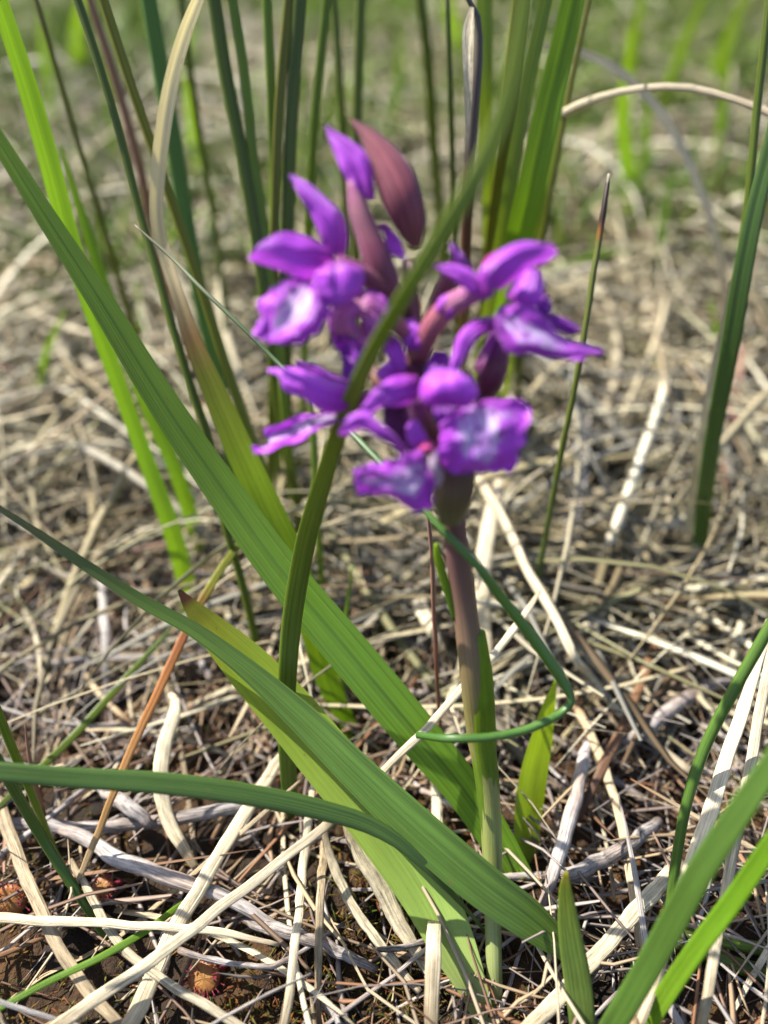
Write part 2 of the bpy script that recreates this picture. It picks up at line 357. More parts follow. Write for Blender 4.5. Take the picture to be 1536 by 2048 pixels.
b = NB('bog_ground'); tc = b.n('TexCoord').outputs['Object']
n1 = b.noise(tc, 60, 5, .6); n2 = b.noise(tc, 420, 4, .7); n3 = b.noise(tc, 14, 3)
c = b.ramp(n1, [(0, (.010, .006, .004)), (.40, (.016, .010, .005)), (.52, (.045, .022, .007)), (.62, (.10, .045, .010)), (.72, (.05, .055, .012)), (1, (.035, .05, .012))])
c = b.mix(b.math('MULTIPLY', n2, .8), c, (.012, .007, .004, 1))
dist = b.n('SeparateXYZ'); b.t.links.new(tc, dist.inputs[0])
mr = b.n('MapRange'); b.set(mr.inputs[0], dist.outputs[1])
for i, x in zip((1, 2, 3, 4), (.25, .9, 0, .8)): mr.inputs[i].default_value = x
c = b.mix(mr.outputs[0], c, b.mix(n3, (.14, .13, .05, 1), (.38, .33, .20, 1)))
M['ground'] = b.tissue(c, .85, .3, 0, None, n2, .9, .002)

# ------------------------------------------------------------------ the ground
def axis(lo, hi, step, far):
    a = list(np.arange(lo, hi, step)); s = step
    while a[-1] < far: s *= 1.35; a.append(a[-1] + s)
    s = step
    while a[0] > -far: s *= 1.35; a.insert(0, a[0] - s)
    return a
xs, ys = axis(-.17, .17, .003, 40), axis(-.03, .42, .003, 40)
V = [(x, y, hgt(x, y)) for y in ys for x in xs]; nx = len(xs)
F = [(j * nx + i, j * nx + i + 1, (j + 1) * nx + i + 1, (j + 1) * nx + i) for j in range(len(ys) - 1) for i in range(nx - 1)]
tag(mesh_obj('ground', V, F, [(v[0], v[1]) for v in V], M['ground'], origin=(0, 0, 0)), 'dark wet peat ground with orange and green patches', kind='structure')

# ------------------------------------------------------------------ litter and far grass (stuff)
def loose_path(x, y, z, az, L, curve, tilt, n, sag=0.0, kink=0.0):
    P = [(x, y, z)]; a = az; e = tilt
    kk = random.randint(2, max(2, n - 2)) if kink else -1
    for i in range(n - 1):
        s = L / (n - 1)
        a += curve / (n - 1); e -= sag / (n - 1)
        if i == kk: a += kink; e -= abs(kink) * .3
        P.append((P[-1][0] + s * math.cos(a) * math.cos(e), P[-1][1] + s * math.sin(a) * math.cos(e), P[-1][2] + s * math.sin(e)))
    return np.array(P)

def lying(x, y, L, h0, n=7, spread=1.0, sag=None, kink=0.0):
    az = random.uniform(0, 2 * math.pi)
    P = loose_path(x, y, 0, az, L, random.gauss(0, .55 * spread), random.gauss(0.05, .16), n, random.gauss(.15, .25) if sag is None else sag, kink)
    P[:, :2] -= P[:, :2].mean(0) - np.array([x, y])
    P[:, 2] += h0 - P[:, 2].mean()
    g = np.array([hgt(p[0], p[1]) for p in P]); low = (P[:, 2] - g - .0006).min()
    if low < 0: P[:, 2] = np.maximum(P[:, 2], g + .0006)
    return P

class Merge:
    def __init__(s): s.V, s.F, s.U, s.n, s.k = [], [], [], 0, 0
    def add(s, P, wd, t=.25, ring=4, face=(0, 0, 1), roll=0.0):
        n = len(P); W = wd * np.clip(np.minimum(np.linspace(.55, 3.5, n), np.linspace(3.5, .2, n)), 0, 1)
        V, F, UV = strip_arrays(P, W, t, .08, ring, roll, roll + random.gauss(0, .5), face, False)
        UV[:, 0] = UV[:, 0] * .98 + s.k; s.k += 1
        s.V.append(V); s.U.append(UV); s.F.extend([tuple(i + s.n for i in f) for f in F]); s.n += len(V)
    def build(s, name, mat, label):
        return tag(mesh_obj(name, np.concatenate(s.V), s.F, np.concatenate(s.U), mat, origin=(0, 0, 0)), label, kind='stuff')

def in_view(y, marg=.03):
    """half width of what the camera sees of the ground at this y"""
    return (y * CP + H * SP) * 768 / FPX + marg

mg = Merge()
for i in range(3000):                                        # small crumbs, near
    y = random.uniform(-.01, .40); x = random.uniform(-1, 1) * in_view(y)
    if y < .095 and x < .012 and random.random() < .6: continue
    L = random.uniform(.006, .03); P = lying(x, y, L, hgt(x, y) + random.uniform(.0005, .007), 4)
    mg.add(P, random.uniform(.0003, .0011), .4)
for i in range(900):                                        # thin fibres among the near straws
    y = random.uniform(-.01, .22); x = random.uniform(-1, 1) * in_view(y)
    if y < .095 and x < .012 and random.random() < .8: continue
    P = lying(x, y, random.uniform(.03, .09), hgt(x, y) + random.uniform(.0005, .006), 8, 1.4)
    mg.add(P, random.choice((.0003, .0004, .0006, .0008)), .4)
mg.build('plant_debris', M['fragment'], 'short crumbs of dead stalk and leaf strewn over the wet peat')
mg = Merge()
def gap(x, y): return .9 * noise.noise(Vector((x * 4.5, y * 3.2, 14))) * min(y * 2, 1) + noise.noise(Vector((x * 9, y * 9, 4))) + .5 * noise.noise(Vector((x * 24, y * 24, 8)))
for i in range(13000):                                        # dead grass, from the near ground to the distance
    y = .14 + (.55 if random.random() < .6 else 2.8) * random.random() ** 1.5; x = random.uniform(-1, 1) * (in_view(y, .06))
    far = min(max((y - .2) / .6, 0), 1)
    if gap(x, y) < random.uniform(-.22, .12) and random.random() < .93: continue
    L = random.uniform(.05, .16) * (1 + .7 * far); z0 = hgt(x, y) + random.uniform(.002, .012) * (1 + 1.5 * far)
    if random.random() < .3:                                # arching stalks that stand clear of the mat
        tl = random.uniform(.25, 1.0); P = loose_path(x, y, z0 - .003, random.uniform(0, 6.28), L, random.gauss(0, .7), tl, 9, tl * random.uniform(1.4, 2.3))
        P[:, 2] = np.maximum(P[:, 2], z0 - .002)
    else: P = lying(x, y, L, z0, 8, 1.7)
    if P[:, 1].min() < .088: continue
    mg.add(P, random.choice((.0006, .0009, .0013, .0018, .0026)) * (1 + 1.2 * far), .2, roll=random.gauss(0, .5))
mg.build('dead_grass', M['litter'], 'matted dead grass lying thick across the bog round and beyond the orchid')
mg = Merge()
tuft = [(random.uniform(-1, 1), .34 + 1.5 * random.random() ** 1.1) for _ in range(75)]
for i in range(5200):                                        # green blades of the far tussocks
    fx, y0 = random.choice(tuft); sp = .012 + .028 * y0
    y = y0 + random.gauss(0, sp); x = fx * in_view(y0, .05) + random.gauss(0, sp)
    if y < .3: continue
    L = random.uniform(.03, .11) * (.6 + .35 * min(y, 1.6))
    P = loose_path(x, y, hgt(x, y) - .002, random.uniform(0, 6.28), L, random.gauss(0, .4), random.uniform(.8, 1.5), 6, random.uniform(0, 1.0))
    mg.add(P, random.uniform(.0011, .0024) * (1 + .6 * min(y, 1.5)), .2, face=(random.gauss(0, .6), -1, .4))
mg.build('far_grass', M['fargreen'], 'blurred green grass of the tussocks far beyond the orchid')
mg = Merge()
i = 0
while i < 4200:                                              # low green and russet leaves that fill the gaps
    y = .27 + 2.3 * random.random() ** 1.3; x = random.uniform(-1, 1) * in_view(y, .06)
    if gap(x, y) > random.uniform(-.2, .12) or random.random() < min(max(y - .5, 0), .6): continue
    i += 1; L = random.uniform(.006, .016) * (1 + .9 * min(y, 1.3))
    P = loose_path(x, y, hgt(x, y) + random.uniform(0, .01), random.uniform(0, 6.28), L, random.gauss(0, .5), random.uniform(0, 1.2), 4, .8)
    mg.add(P, L * random.uniform(.15, .4), .1, face=(random.gauss(0, .5), random.gauss(-.3, .5), 1))
mg.build('low_foliage', M['lowleaf'], 'low olive green and russet leaves between the mats of dead grass')
mg = Merge()
clump = [(random.uniform(-.11, .11), random.uniform(0, .3)) for _ in range(30)] + [(random.uniform(-.16, .16), random.uniform(.16, .46)) for _ in range(26)] + [(random.uniform(-.075, .01), random.uniform(.0, .09)) for _ in range(22)]
for i in range(20000):                                       # moss
    cx_, cy_ = random.choice(clump); r = random.uniform(.004, .013)
    x, y = cx_ + random.gauss(0, r), cy_ + random.gauss(0, r)
    far = min(max((cy_ - .15) / .2, 0), 1); x += random.gauss(0, .008 * far); y += random.gauss(0, .008 * far)
    L = random.uniform(.001, .003) * (1 + 1.6 * far)
    P = loose_path(x, y, hgt(x, y) - .0004 + random.uniform(0, .002 + .010 * far), random.uniform(0, 6.28), L, 0, random.uniform(.3, 1.4), 3, .8)
    mg.add(P, random.uniform(.0003, .0007) * (1 + 2 * far), .5, 3, face=(random.random() - .5, random.random() - .5, 1))
mg.build('bog_moss', M['mossmat'], 'orange brown and green moss in clumps on the dark peat', )

# ------------------------------------------------------------------ the orchid
base = at(990, 2016, 'g')
orchid = bpy.data.objects.new('orchid', None); C.objects.link(orchid); orchid.location = base; orchid.empty_display_size = .01
tag(orchid, 'flowering purple marsh orchid with spotted white centred lips on a purplish stem', 'orchid')
blade('stem', M['stem'], [(992, 2030, 30, 'g'), (988, 1930, 32, 13.95), (986, 1850, 33, 14.1), (984, 1700, 40, 14.15), (976, 1570, 44, 13.95), (960, 1475, 50, 13.7), (946, 1350, 52, 13.2), (928, 1200, 49, 12.8), (914, 1100, 48, 12.4), (904, 1010, 46, 12.0), (882, 900, 46, 11.6), (852, 800, 42, 11.4), (832, 700, 40, 11.2), (822, 600, 36, 11.1), (818, 520, 24, 11.0)], 1.0, n=60, ring=16, parent=orchid)
tag(blade('leaf', M['pale'], [(975, 2085, 44, 'g'), (958, 2010, 50, 13.6), (905, 1890, 92, 13.9), (850, 1780, 112, 14.3), (760, 1650, 116, 14.6), (655, 1520, 112, 14.8), (560, 1405, 104, 14.9), (480, 1318, 86, 14.9), (408, 1243, 52, 14.8), (372, 1200, 22, 14.7), (358, 1180, 7, 14.7)], .06, .16, ring=18, roll=(.25, .15), n=60, parent=orchid), 'broad folded yellowish green leaf with a scorched brown tip')
tag(blade('leaf', M['glow'], [(1030, 1935, 14, 'g'), (1045, 1830, 34, 15.4), (1053, 1740, 68, 15.6), (1054, 1640, 92, 15.8), (1066, 1550, 92, 16), (1086, 1460, 66, 16.1), (1100, 1400, 36, 16.2), (1112, 1358, 6, 16.2)], .05, .05, ring=12, roll=(.95, .95), n=40, parent=orchid), 'small upright leaf glowing yellow green against the light')
tag(blade('leaf', M['young'], [(1166, 2110, 50, 'g'), (1164, 2040, 52, 13.2), (1155, 1960, 54, 13.1), (1142, 1880, 48, 13.0), (1134, 1815, 36, 12.9), (1131, 1770, 22, 12.8), (1133, 1742, 6, 12.7)], .25, .10, ring=14, n=34, parent=orchid), 'short blunt olive green leaf standing in front')
blade('leaf_sheath', M['glow'], [(984, 1700, 37, 14.15), (980, 1630, 43, 14.07), (974, 1560, 48, 13.93), (967, 1500, 52, 13.75), (962, 1420, 57, 13.45), (956, 1340, 56, 13.2), (949, 1265, 44, 12.98)], .92, 0, ring=12, n=24, parent=orchid)
tag(blade('bract', M['glow'], [(912, 1240, 14, 12.85), (898, 1190, 18, 12.7), (882, 1140, 17, 12.55), (874, 1105, 15, 12.45), (872, 1086, 8, 12.4)], .4, 0, n=18, parent=orchid), 'blunt yellow green bract pressed to the stem')
blade('bract', M['basebract'], [(900, 1042, 46, 11.7), (904, 1005, 74, 11.5), (910, 960, 80, 11.4), (906, 915, 70, 11.3), (890, 880, 40, 11.2)], .8, 0, ring=16, n=22, parent=orchid)
blade('bract', M['bud'], [(832, 496, 18, 11.0), (822, 450, 62, 10.9), (808, 405, 80, 10.8), (788, 355, 80, 10.8), (762, 308, 58, 10.8), (734, 270, 32, 10.8), (700, 238, 4, 10.8)], .7, 0, ring=16, n=30, parent=orchid)

def flower(pts, m='ovary', label=None):
    f = blade('flower', M[m], pts, .95, 0, ring=12, n=18, parent=orchid)
    if label: f['label'] = label
    return f
def sh(f, name, mt, L, Rr, z, **k):
    if k.get('bulge') is None: k['bulge'] = 1.6
    return sheet(name, M[mt], L, Rr, z, f, **k)

# top bud with a purple hood
f = flower([(800, 625, 22, 11.1), (785, 590, 42, 10.95), (758, 530, 62, 10.85), (736, 470, 50, 10.8), (716, 415, 42, 10.75), (702, 362, 18, 10.7)], 'bract', 'half open flower at the top with a purple hood')
sh(f, 'hood', 'petal', [(715, 400), (692, 360), (668, 308), (648, 252)], [(750, 400), (748, 370), (735, 312), (652, 250)], 10.72, bulge=2.2, ruffle=.5)
sh(f, 'petal', 'petal', [(752, 450), (768, 470), (770, 505)], [(772, 446), (800, 478), (812, 520)], 10.95, bulge=1)
# upper flower on the left
f = flower([(812, 625, 26, 11.0), (770, 580, 34, 10.85), (715, 545, 40, 10.7), (672, 525, 34, 10.6)], 'ovary', 'flower with a swept up sepal and a white streaked lip')
sh(f, 'sepal', 'petal', [(650, 508), (642, 480), (632, 452), (616, 418), (596, 387), (577, 351)], [(690, 512), (696, 470), (686, 430), (656, 400), (618, 366), (582, 348)], 10.7, bulge=2.4, tilt=-2, dz=(0, 0, 1))
sh(f, 'sepal', 'petal', [(668, 548), (642, 552), (603, 560), (569, 544), (533, 532), (497, 521)], [(670, 502), (642, 487), (603, 470), (564, 464), (525, 482), (496, 514)], 10.45, bulge=2.5, tilt=3, dz=(0, .5, 1.5), ruffle=.4)
sh(f, 'petal', 'petal', [(652, 525), (628, 550), (628, 590), (655, 612)], [(690, 522), (724, 538), (722, 582), (690, 606)], 10.3, bulge=2.5, ruffle=.5)
sh(f, 'lip', 'lip1', [(602, 556), (570, 560), (538, 582), (516, 618), (522, 640), (500, 664)], [(640, 566), (658, 600), (656, 640), (625, 672), (580, 690), (540, 684)], 10.4, bulge=1.5, tilt=2, dz=(0, 1, .5, -.5), ruffle=1.9, scal=11, n=26, m=18)
blade('spur', M['ovary'], [(668, 560, 24, 10.65), (672, 605, 24, 10.75), (668, 640, 8, 10.85)], .9, n=12, parent=f)
# middle flower behind the blade of grass
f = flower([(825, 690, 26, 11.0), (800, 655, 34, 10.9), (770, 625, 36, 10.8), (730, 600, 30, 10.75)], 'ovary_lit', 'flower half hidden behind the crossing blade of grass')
sh(f, 'hood', 'petal_pink', [(660, 668), (655, 640), (672, 602), (705, 582)], [(718, 668), (712, 640), (740, 622), (775, 640)], 10.75, bulge=2.4, ruffle=.5)
sh(f, 'hood', 'petal_pink', [(705, 584), (740, 578), (775, 600), (790, 640)], [(720, 642), (728, 655), (742, 672), (764, 682)], 10.7, bulge=2)
sh(f, 'sepal', 'petal_dk', [(662, 655), (664, 685), (683, 712), (684, 756)], [(684, 652), (710, 680), (727, 708), (706, 762)], 10.8, bulge=-1.5, ruffle=.8, scal=3)
sh(f, 'petal', 'petal', [(764, 676), (768, 700), (778, 722), (806, 745)], [(784, 668), (806, 690), (812, 715), (812, 742)], 10.9, bulge=1.5)
# lower flower on the left
f = flower([(842, 790, 28, 11.2), (790, 790, 34, 11.0), (735, 800, 36, 10.9), (690, 808, 30, 10.8)], 'ovary', 'flower in profile with a purple hood and a dotted tongue like lip')
sh(f, 'hood', 'petal', [(690, 822), (662, 826), (636, 818), (605, 795), (566, 778), (556, 752), (536, 746)], [(712, 775), (690, 766), (662, 760), (625, 748), (592, 735), (565, 735), (534, 737)], 10.75, bulge=3.2, tilt=-1, ruffle=.4)
sh(f, 'sepal', 'petal_dk', [(702, 782), (662, 772), (621, 752), (592, 738)], [(710, 762), (670, 750), (630, 728), (590, 720)], 11.0, bulge=1)
sh(f, 'lip', 'lip3', [(700, 820), (647, 822), (610, 830), (566, 842), (528, 866), (540, 880), (507, 897)], [(700, 842), (650, 852), (612, 876), (575, 890), (540, 900), (520, 905), (508, 907)], 10.95, bulge=-1.2, tilt=3, ruffle=1.5, scal=8, n=28, m=14)
# front flower
f = flower([(875, 905, 30, 11.2), (858, 860, 34, 10.9), (842, 830, 36, 10.6), (830, 800, 30, 10.4)], 'ovary', 'flower facing out with a plum throat and hot pink stigma')
sh(f, 'hood', 'petal_plum', [(765, 800), (768, 840), (790, 880), (818, 905)], [(838, 788), (846, 830), (850, 870), (846, 900)], 10.75, bulge=-2)
sh(f, 'sepal', 'petal', [(838, 800), (800, 812), (765, 815), (735, 832)], [(835, 752), (800, 750), (760, 768), (718, 822)], 10.3, bulge=2.4, tilt=1)
sh(f, 'sepal', 'petal', [(800, 912), (782, 890), (755, 876), (718, 858), (696, 868), (679, 870)], [(814, 900), (784, 864), (756, 842), (736, 822), (700, 830), (678, 862)], 10.2, bulge=2.2, tilt=1, ruffle=.3)
sh(f, 'petal', 'petal', [(835, 905), (818, 888), (810, 862), (818, 842)], [(858, 898), (856, 880), (846, 858), (834, 838)], 10.45, bulge=1.6)
sh(f, 'stigma', 'stigma', [(840, 908), (838, 892), (846, 878)], [(868, 912), (872, 898), (866, 882)], 10.4, bulge=2.5)
sh(f, 'lip', 'lip4', [(845, 900), (812, 903), (786, 918), (745, 928), (704, 936)], [(868, 950), (872, 985), (840, 1026), (780, 992), (716, 990)], 10.4, bulge=2.0, tilt=-2, dz=(0, 1.5, .5), ruffle=1.9, scal=11, n=26, m=18)
blade('column', M['throat'], [(868, 905, 18, 10.35), (868, 935, 20, 10.3), (878, 950, 18, 10.35), (873, 975, 10, 10.4)], .9, n=12, parent=f)
# front flower with the wide lip
f = flower([(900, 900, 26, 11.4), (920, 860, 34, 11.0), (915, 820, 36, 10.7), (900, 790, 32, 10.5)], 'ovary', 'flower whose wide veined lip hangs over the lowest bract')
sh(f, 'hood', 'petal', [(850, 812), (838, 785), (848, 755), (872, 738)], [(935, 815), (955, 795), (950, 765), (912, 738)], 10.15, bulge=3.5, ruffle=.5)
sh(f, 'petal', 'petal_dk', [(868, 800), (866, 830), (880, 850)], [(920, 800), (912, 832), (892, 850)], 10.4, bulge=1.5)
sh(f, 'lip', 'lip5', [(886, 815), (878, 850), (877, 895), (884, 930), (905, 946), (945, 947)], [(968, 806), (1012, 796), (1052, 806), (1062, 845), (1046, 890), (1024, 940)], 10.35, bulge=2.4, tilt=1.5, dz=(-1, .5, 1.5, 1.0, -.5), ruffle=2.0, scal=11, n=30, m=20)
# flower on the right
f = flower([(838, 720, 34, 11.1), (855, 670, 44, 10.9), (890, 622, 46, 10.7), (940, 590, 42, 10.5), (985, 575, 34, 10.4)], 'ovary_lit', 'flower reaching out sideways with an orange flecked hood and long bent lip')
sh(f, 'sepal', 'petal', [(965, 585), (958, 545), (990, 508), (1040, 483), (1104, 488)], [(1005, 578), (1035, 556), (1066, 532), (1096, 522), (1116, 504)], 10.2, bulge=2.6, tilt=-2, ruffle=.3)
sh(f, 'sepal', 'petal', [(975, 600), (935, 582), (902, 556), (868, 534)], [(982, 572), (952, 545), (908, 528), (868, 530)], 10.25, bulge=1.8)
sh(f, 'petal', 'petal_dk', [(930, 545), (908, 518), (896, 486)], [(948, 540), (928, 510), (904, 484)], 10.7, bulge=1)
sh(f, 'petal', 'petal', [(1010, 590), (1022, 575), (1040, 548), (1064, 534)], [(1040, 622), (1070, 612), (1088, 582), (1080, 540)], 10.45, bulge=2)
sh(f, 'petal', 'petal_dk', [(1060, 640), (1072, 610), (1090, 585)], [(1092, 642), (1104, 618), (1098, 590)], 10.6, bulge=1)
sh(f, 'lip', 'petal_dk', [(1055, 640), (1094, 650), (1120, 664), (1142, 671)], [(1062, 620), (1098, 626), (1145, 644), (1163, 660)], 10.75, bulge=1)
sh(f, 'lip', 'lip6', [(985, 640), (1000, 680), (1014, 704), (1060, 710), (1130, 718), (1198, 709)], [(1005, 606), (1055, 610), (1092, 636), (1134, 680), (1168, 688), (1207, 702)], 10.35, bulge=2.2, tilt=-2.5, dz=(0, 1, 0, -1), ruffle=1.6, scal=9, n=30, m=16)
sh(f, 'spur', 'petal', [(990, 632), (950, 640), (918, 668), (904, 712), (895, 752)], [(1000, 660), (965, 672), (942, 695), (926, 725), (908, 756)], 10.5, bulge=2.6)
sh(f, 'bract', 'stigma', [(962, 532), (975, 512), (995, 500)], [(978, 538), (992, 518), (1004, 502)], 10.35, bulge=.6)
blade('bract', M['ovary'], [(850, 640, 14, 11.3), (880, 590, 30, 11.2), (905, 540, 34, 11.1), (922, 498, 6, 11.0)], .4, n=16, parent=f)
# closed plum bud under it
f = flower([(965, 812, 24, 11.3), (980, 760, 56, 11.1), (990, 715, 58, 11.0), (992, 680, 40, 10.95), (994, 655, 12, 10.9)], 'plumbud', 'closed dark plum bud under the sideways flower')
sh(f, 'petal', 'petal_pink', [(946, 742), (958, 705), (982, 668)], [(962, 748), (978, 712), (996, 668)], 10.75, bulge=1)
# more of the crowded middle of the spike
sh(f, 'petal', 'petal', [(812, 700), (806, 672), (800, 640)], [(846, 700), (850, 668), (830, 636)], 10.9, bulge=1.2)
sh(f, 'petal', 'petal_dk', [(845, 770), (850, 735), (868, 700)], [(890, 772), (905, 740), (896, 704)], 10.95, bulge=1.2)
f = flower([(846, 770, 22, 11.3), (820, 745, 28, 11.15), (790, 735, 26, 11.05)], 'ovary', 'small flower crowded in the middle of the spike')
sh(f, 'hood', 'petal', [(800, 775), (772, 770), (752, 752)], [(806, 735), (780, 722), (752, 742)], 10.95, bulge=1.8)
sh(f, 'petal', 'petal_pink', [(706, 655), (712, 690), (735, 712)], [(745, 640), (752, 670), (748, 700)], 10.85, bulge=1.4)
sh(f, 'petal', 'petal', [(868, 620), (880, 596), (905, 582)], [(900, 640), (912, 618), (920, 596)], 10.6, bulge=1.4)
# the far side of the spike
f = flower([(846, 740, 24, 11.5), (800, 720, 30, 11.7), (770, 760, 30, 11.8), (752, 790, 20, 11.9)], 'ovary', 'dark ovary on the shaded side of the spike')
tag(blade('bract', M['redstem'], [(790, 790, 14, 11.4), (765, 765, 26, 11.4), (745, 740, 24, 11.5), (735, 722, 4, 11.6)], .3, n=14, parent=orchid), 'reddish brown bract tip between the flowers')

# ------------------------------------------------------------------ grass, sedge and rush around it, each blade a thing
RU, GB, ST = 'rushes standing behind the orchid', 'green grass blades round the orchid', 'dead straws that stand out of the litter'
def thing(name, cat, label, m, pts, t=.15, fold=0.0, group=None, **k):
    if group == RU: pts = [(x, y, wd * .80, z) for x, y, wd, z in pts]
    return tag(blade(name, M[m], pts, t, fold, **k), label, cat, group)
thing('grass_leaf', 'grass blade', 'broad green grass blade slanting down from the edge to behind the orchid stem', 'broad',
      [(1085, 1860, 30, 'g'), (1060, 1800, 52, 15.4), (1015, 1715, 66, 15.4), (930, 1582, 80, 15.3), (820, 1450, 90, 15.2), (705, 1312, 90, 15.1), (562, 1140, 82, 15.0), (450, 985, 74, 14.8), (330, 810, 64, 14.4), (200, 600, 52, 13.9), (60, 382, 40, 13.4), (-40, 222, 32, 13.0), (-160, 30, 22, 12.6), (-260, -120, 6, 12.4)], .07, .10, GB, ring=16, n=60, roll=(-.3, -.2))
thing('sedge_leaf', 'sedge leaf', 'dark green leaf arching over the pale folded orchid leaf, thin brown tip at the edge', 'sedge',
      [(1175, 1955, 10, 'g'), (1135, 1905, 40, 13.75), (1070, 1848, 72, 13.6), (975, 1778, 84, 13.5), (850, 1672, 84, 13.6), (720, 1550, 72, 13.9), (600, 1432, 58, 14.2), (490, 1335, 40, 14.3), (385, 1258, 30, 14.3), (290, 1206, 27, 14.2), (170, 1130, 22, 13.9), (60, 1056, 15, 13.5), (-20, 1005, 10, 13.2), (-70, 975, 3, 13.0)], .08, .13, GB, ring=14, roll=(-.15, .1), n=60)
thing('grass_leaf', 'grass blade', 'dull olive grass blade crossing in front of the flowers', 'blurblade',
      [(586, 1650, 16, 'g'), (580, 1590, 30, 16.0), (573, 1400, 36, 15.0), (584, 1240, 40, 14.4), (606, 1110, 41, 13.7), (650, 950, 38, 12.0), (690, 830, 35, 10.9), (745, 705, 33, 9.9), (810, 590, 32, 9.2), (880, 475, 34, 8.8), (950, 360, 38, 8.5), (1005, 230, 38, 8.3), (1040, 80, 38, 8.1), (1060, -60, 36, 7.9), (1080, -260, 10, 7.6)], .3, .12, GB, ring=14, n=70)
thing('grass_leaf', 'grass blade', 'dark green blade lying nearly level across the lower leaves', 'darkgreen',
      [(1000, 1905, 5, 'g'), (930, 1815, 9, 13.75), (885, 1768, 14, 13.55), (840, 1722, 20, 13.45), (795, 1682, 27, 13.4), (735, 1648, 34, 13.35), (650, 1622, 39, 13.2), (500, 1590, 42, 12.9), (320, 1566, 42, 12.6), (150, 1556, 40, 12.3), (0, 1544, 38, 12.0), (-140, 1530, 34, 11.8), (-300, 1500, 6, 11.5)], .35, .12, GB, ring=12, n=44)
thing('grass_leaf', 'grass blade', 'half dead blade, cream and withered above, bright green below', 'cream',
      [(720, 1490, 24, 'g'), (655, 1360, 46, 17.6), (620, 1230, 56, 17.0), (572, 1100, 66, 16.6), (525, 1000, 62, 16.4), (475, 890, 56, 16.3), (425, 775, 46, 16.2), (385, 680, 36, 16.1), (352, 580, 26, 16), (328, 505, 26, 16), (314, 440, 27, 15.9), (315, 360, 29, 15.8), (326, 260, 30, 15.6), (346, 150, 29, 15.4), (372, 60, 26, 15.2), (400, -10, 20, 15.0), (425, -70, 4, 14.9)], .07, .12, GB, ring=14, n=80)
thing('grass_leaf', 'grass blade', 'bright yellow green blade behind the upper part of the broad blade', 'bright',
      [(428, 1520, 22, 'g'), (412, 1400, 30, 22), (385, 1230, 34, 20.5), (350, 1080, 36, 19.6), (285, 900, 32, 18.8), (240, 775, 32, 18.2), (195, 650, 34, 17.6), (140, 480, 38, 16.9), (95, 310, 40, 16.2), (48, 150, 38, 15.6), (5, 20, 34, 15.1), (-40, -110, 36, 14.6), (-100, -300, 5, 14)], .08, .14, GB, ring=12, n=60)
thing('grass_leaf', 'grass blade', 'blurred fresh green blade beside the bright yellow green one', 'bright',
      [(432, 1490, 18, 'g'), (408, 1180, 26, 23), (385, 1050, 30, 22), (355, 950, 30, 21.4), (300, 825, 30, 20.8), (230, 640, 26, 20), (170, 450, 20, 19.5), (120, 290, 6, 19)], .08, .14, GB, n=40)
thing('rush', 'rush', 'slim dark rush stem passing behind the broad blade down to the litter', 'rush',
      [(555, 1450, 18, 'g'), (522, 1325, 20, 18.2), (480, 1150, 20, 17.4), (448, 1040, 20, 17.0), (420, 890, 22, 16.6), (382, 775, 21, 16.3), (345, 655, 20, 16.1), (318, 560, 20, 16), (280, 428, 20, 15.9), (235, 252, 21, 15.6), (190, 105, 22, 15.3), (155, 0, 22, 15.1), (110, -130, 20, 14.8), (60, -290, 5, 14.5)], .8, 0, RU, n=60)
thing('rush', 'rush', 'olive yellow rush stem with a dark groove left of the flowers', 'olive',
      [(600, 1170, 22, 'g'), (552, 1020, 24, 19.0), (522, 930, 24, 18.4), (490, 840, 24, 18.0), (450, 725, 24, 17.6), (402, 575, 24, 17.1), (360, 450, 24, 16.7), (310, 308, 24, 16.3), (252, 140, 25, 15.8), (207, 0, 25, 15.4), (165, -130, 23, 15), (110, -300, 5, 14.6)], .6, .12, RU, n=60)
thing('rush', 'rush', 'broad blurred dark green rush behind the cream withered blade', 'green',
      [(485, 1100, 20, 'g'), (455, 860, 34, 22), (425, 700, 38, 21), (400, 590, 38, 20.5), (378, 475, 40, 20.1), (350, 300, 42, 19.6), (320, 130, 42, 19.1), (298, 0, 40, 18.7), (275, -140, 34, 18.3), (245, -330, 6, 17.8)], .3, .14, RU, n=50)
thing('rush', 'rush', 'dark grooved rush passing behind the tip of the outstretched sepal', 'rush',
      [(612, 1150, 20, 'g'), (600, 1030, 24, 21.5), (575, 910, 28, 20.4), (556, 775, 32, 19.5), (538, 640, 34, 18.8), (515, 480, 34, 18.2), (490, 340, 34, 17.7), (455, 170, 34, 17.2), (428, 0, 34, 16.7), (405, -150, 28, 16.3), (380, -330, 6, 15.9)], .5, .14, RU, n=54)
thing('rush', 'rush', 'paler green rush close beside the dark grooved one', 'rush_lt',
      [(600, 1120, 16, 'g'), (572, 850, 22, 19.8), (556, 680, 24, 19.0), (540, 560, 24, 18.5), (525, 440, 24, 18.1), (505, 300, 25, 17.6), (486, 130, 25, 17.1), (465, 0, 25, 16.8), (445, -130, 22, 16.4), (415, -330, 5, 16)], .6, .1, RU, n=50)
thing('rush', 'rush', 'green rush that meets the olive one above the flower', 'rush_lt',
      [(560, 1080, 16, 'g'), (552, 700, 20, 20), (548, 450, 22, 18.8), (546, 300, 23, 18.2), (541, 150, 24, 17.6), (534, 0, 25, 17.1), (528, -140, 22, 16.7), (518, -330, 5, 16.2)], .5, .12, RU, n=44)
thing('rush', 'rush', 'yellowish olive rush standing straight behind the upswept sepal', 'olive',
      [(540, 1130, 16, 'g'), (542, 900, 20, 21.0), (546, 700, 22, 19.8), (550, 450, 24, 18.5), (560, 200, 25, 17.6), (578, 0, 27, 17.0), (592, -140, 24, 16.6), (612, -330, 5, 16.1)], .5, .14, RU, n=44)
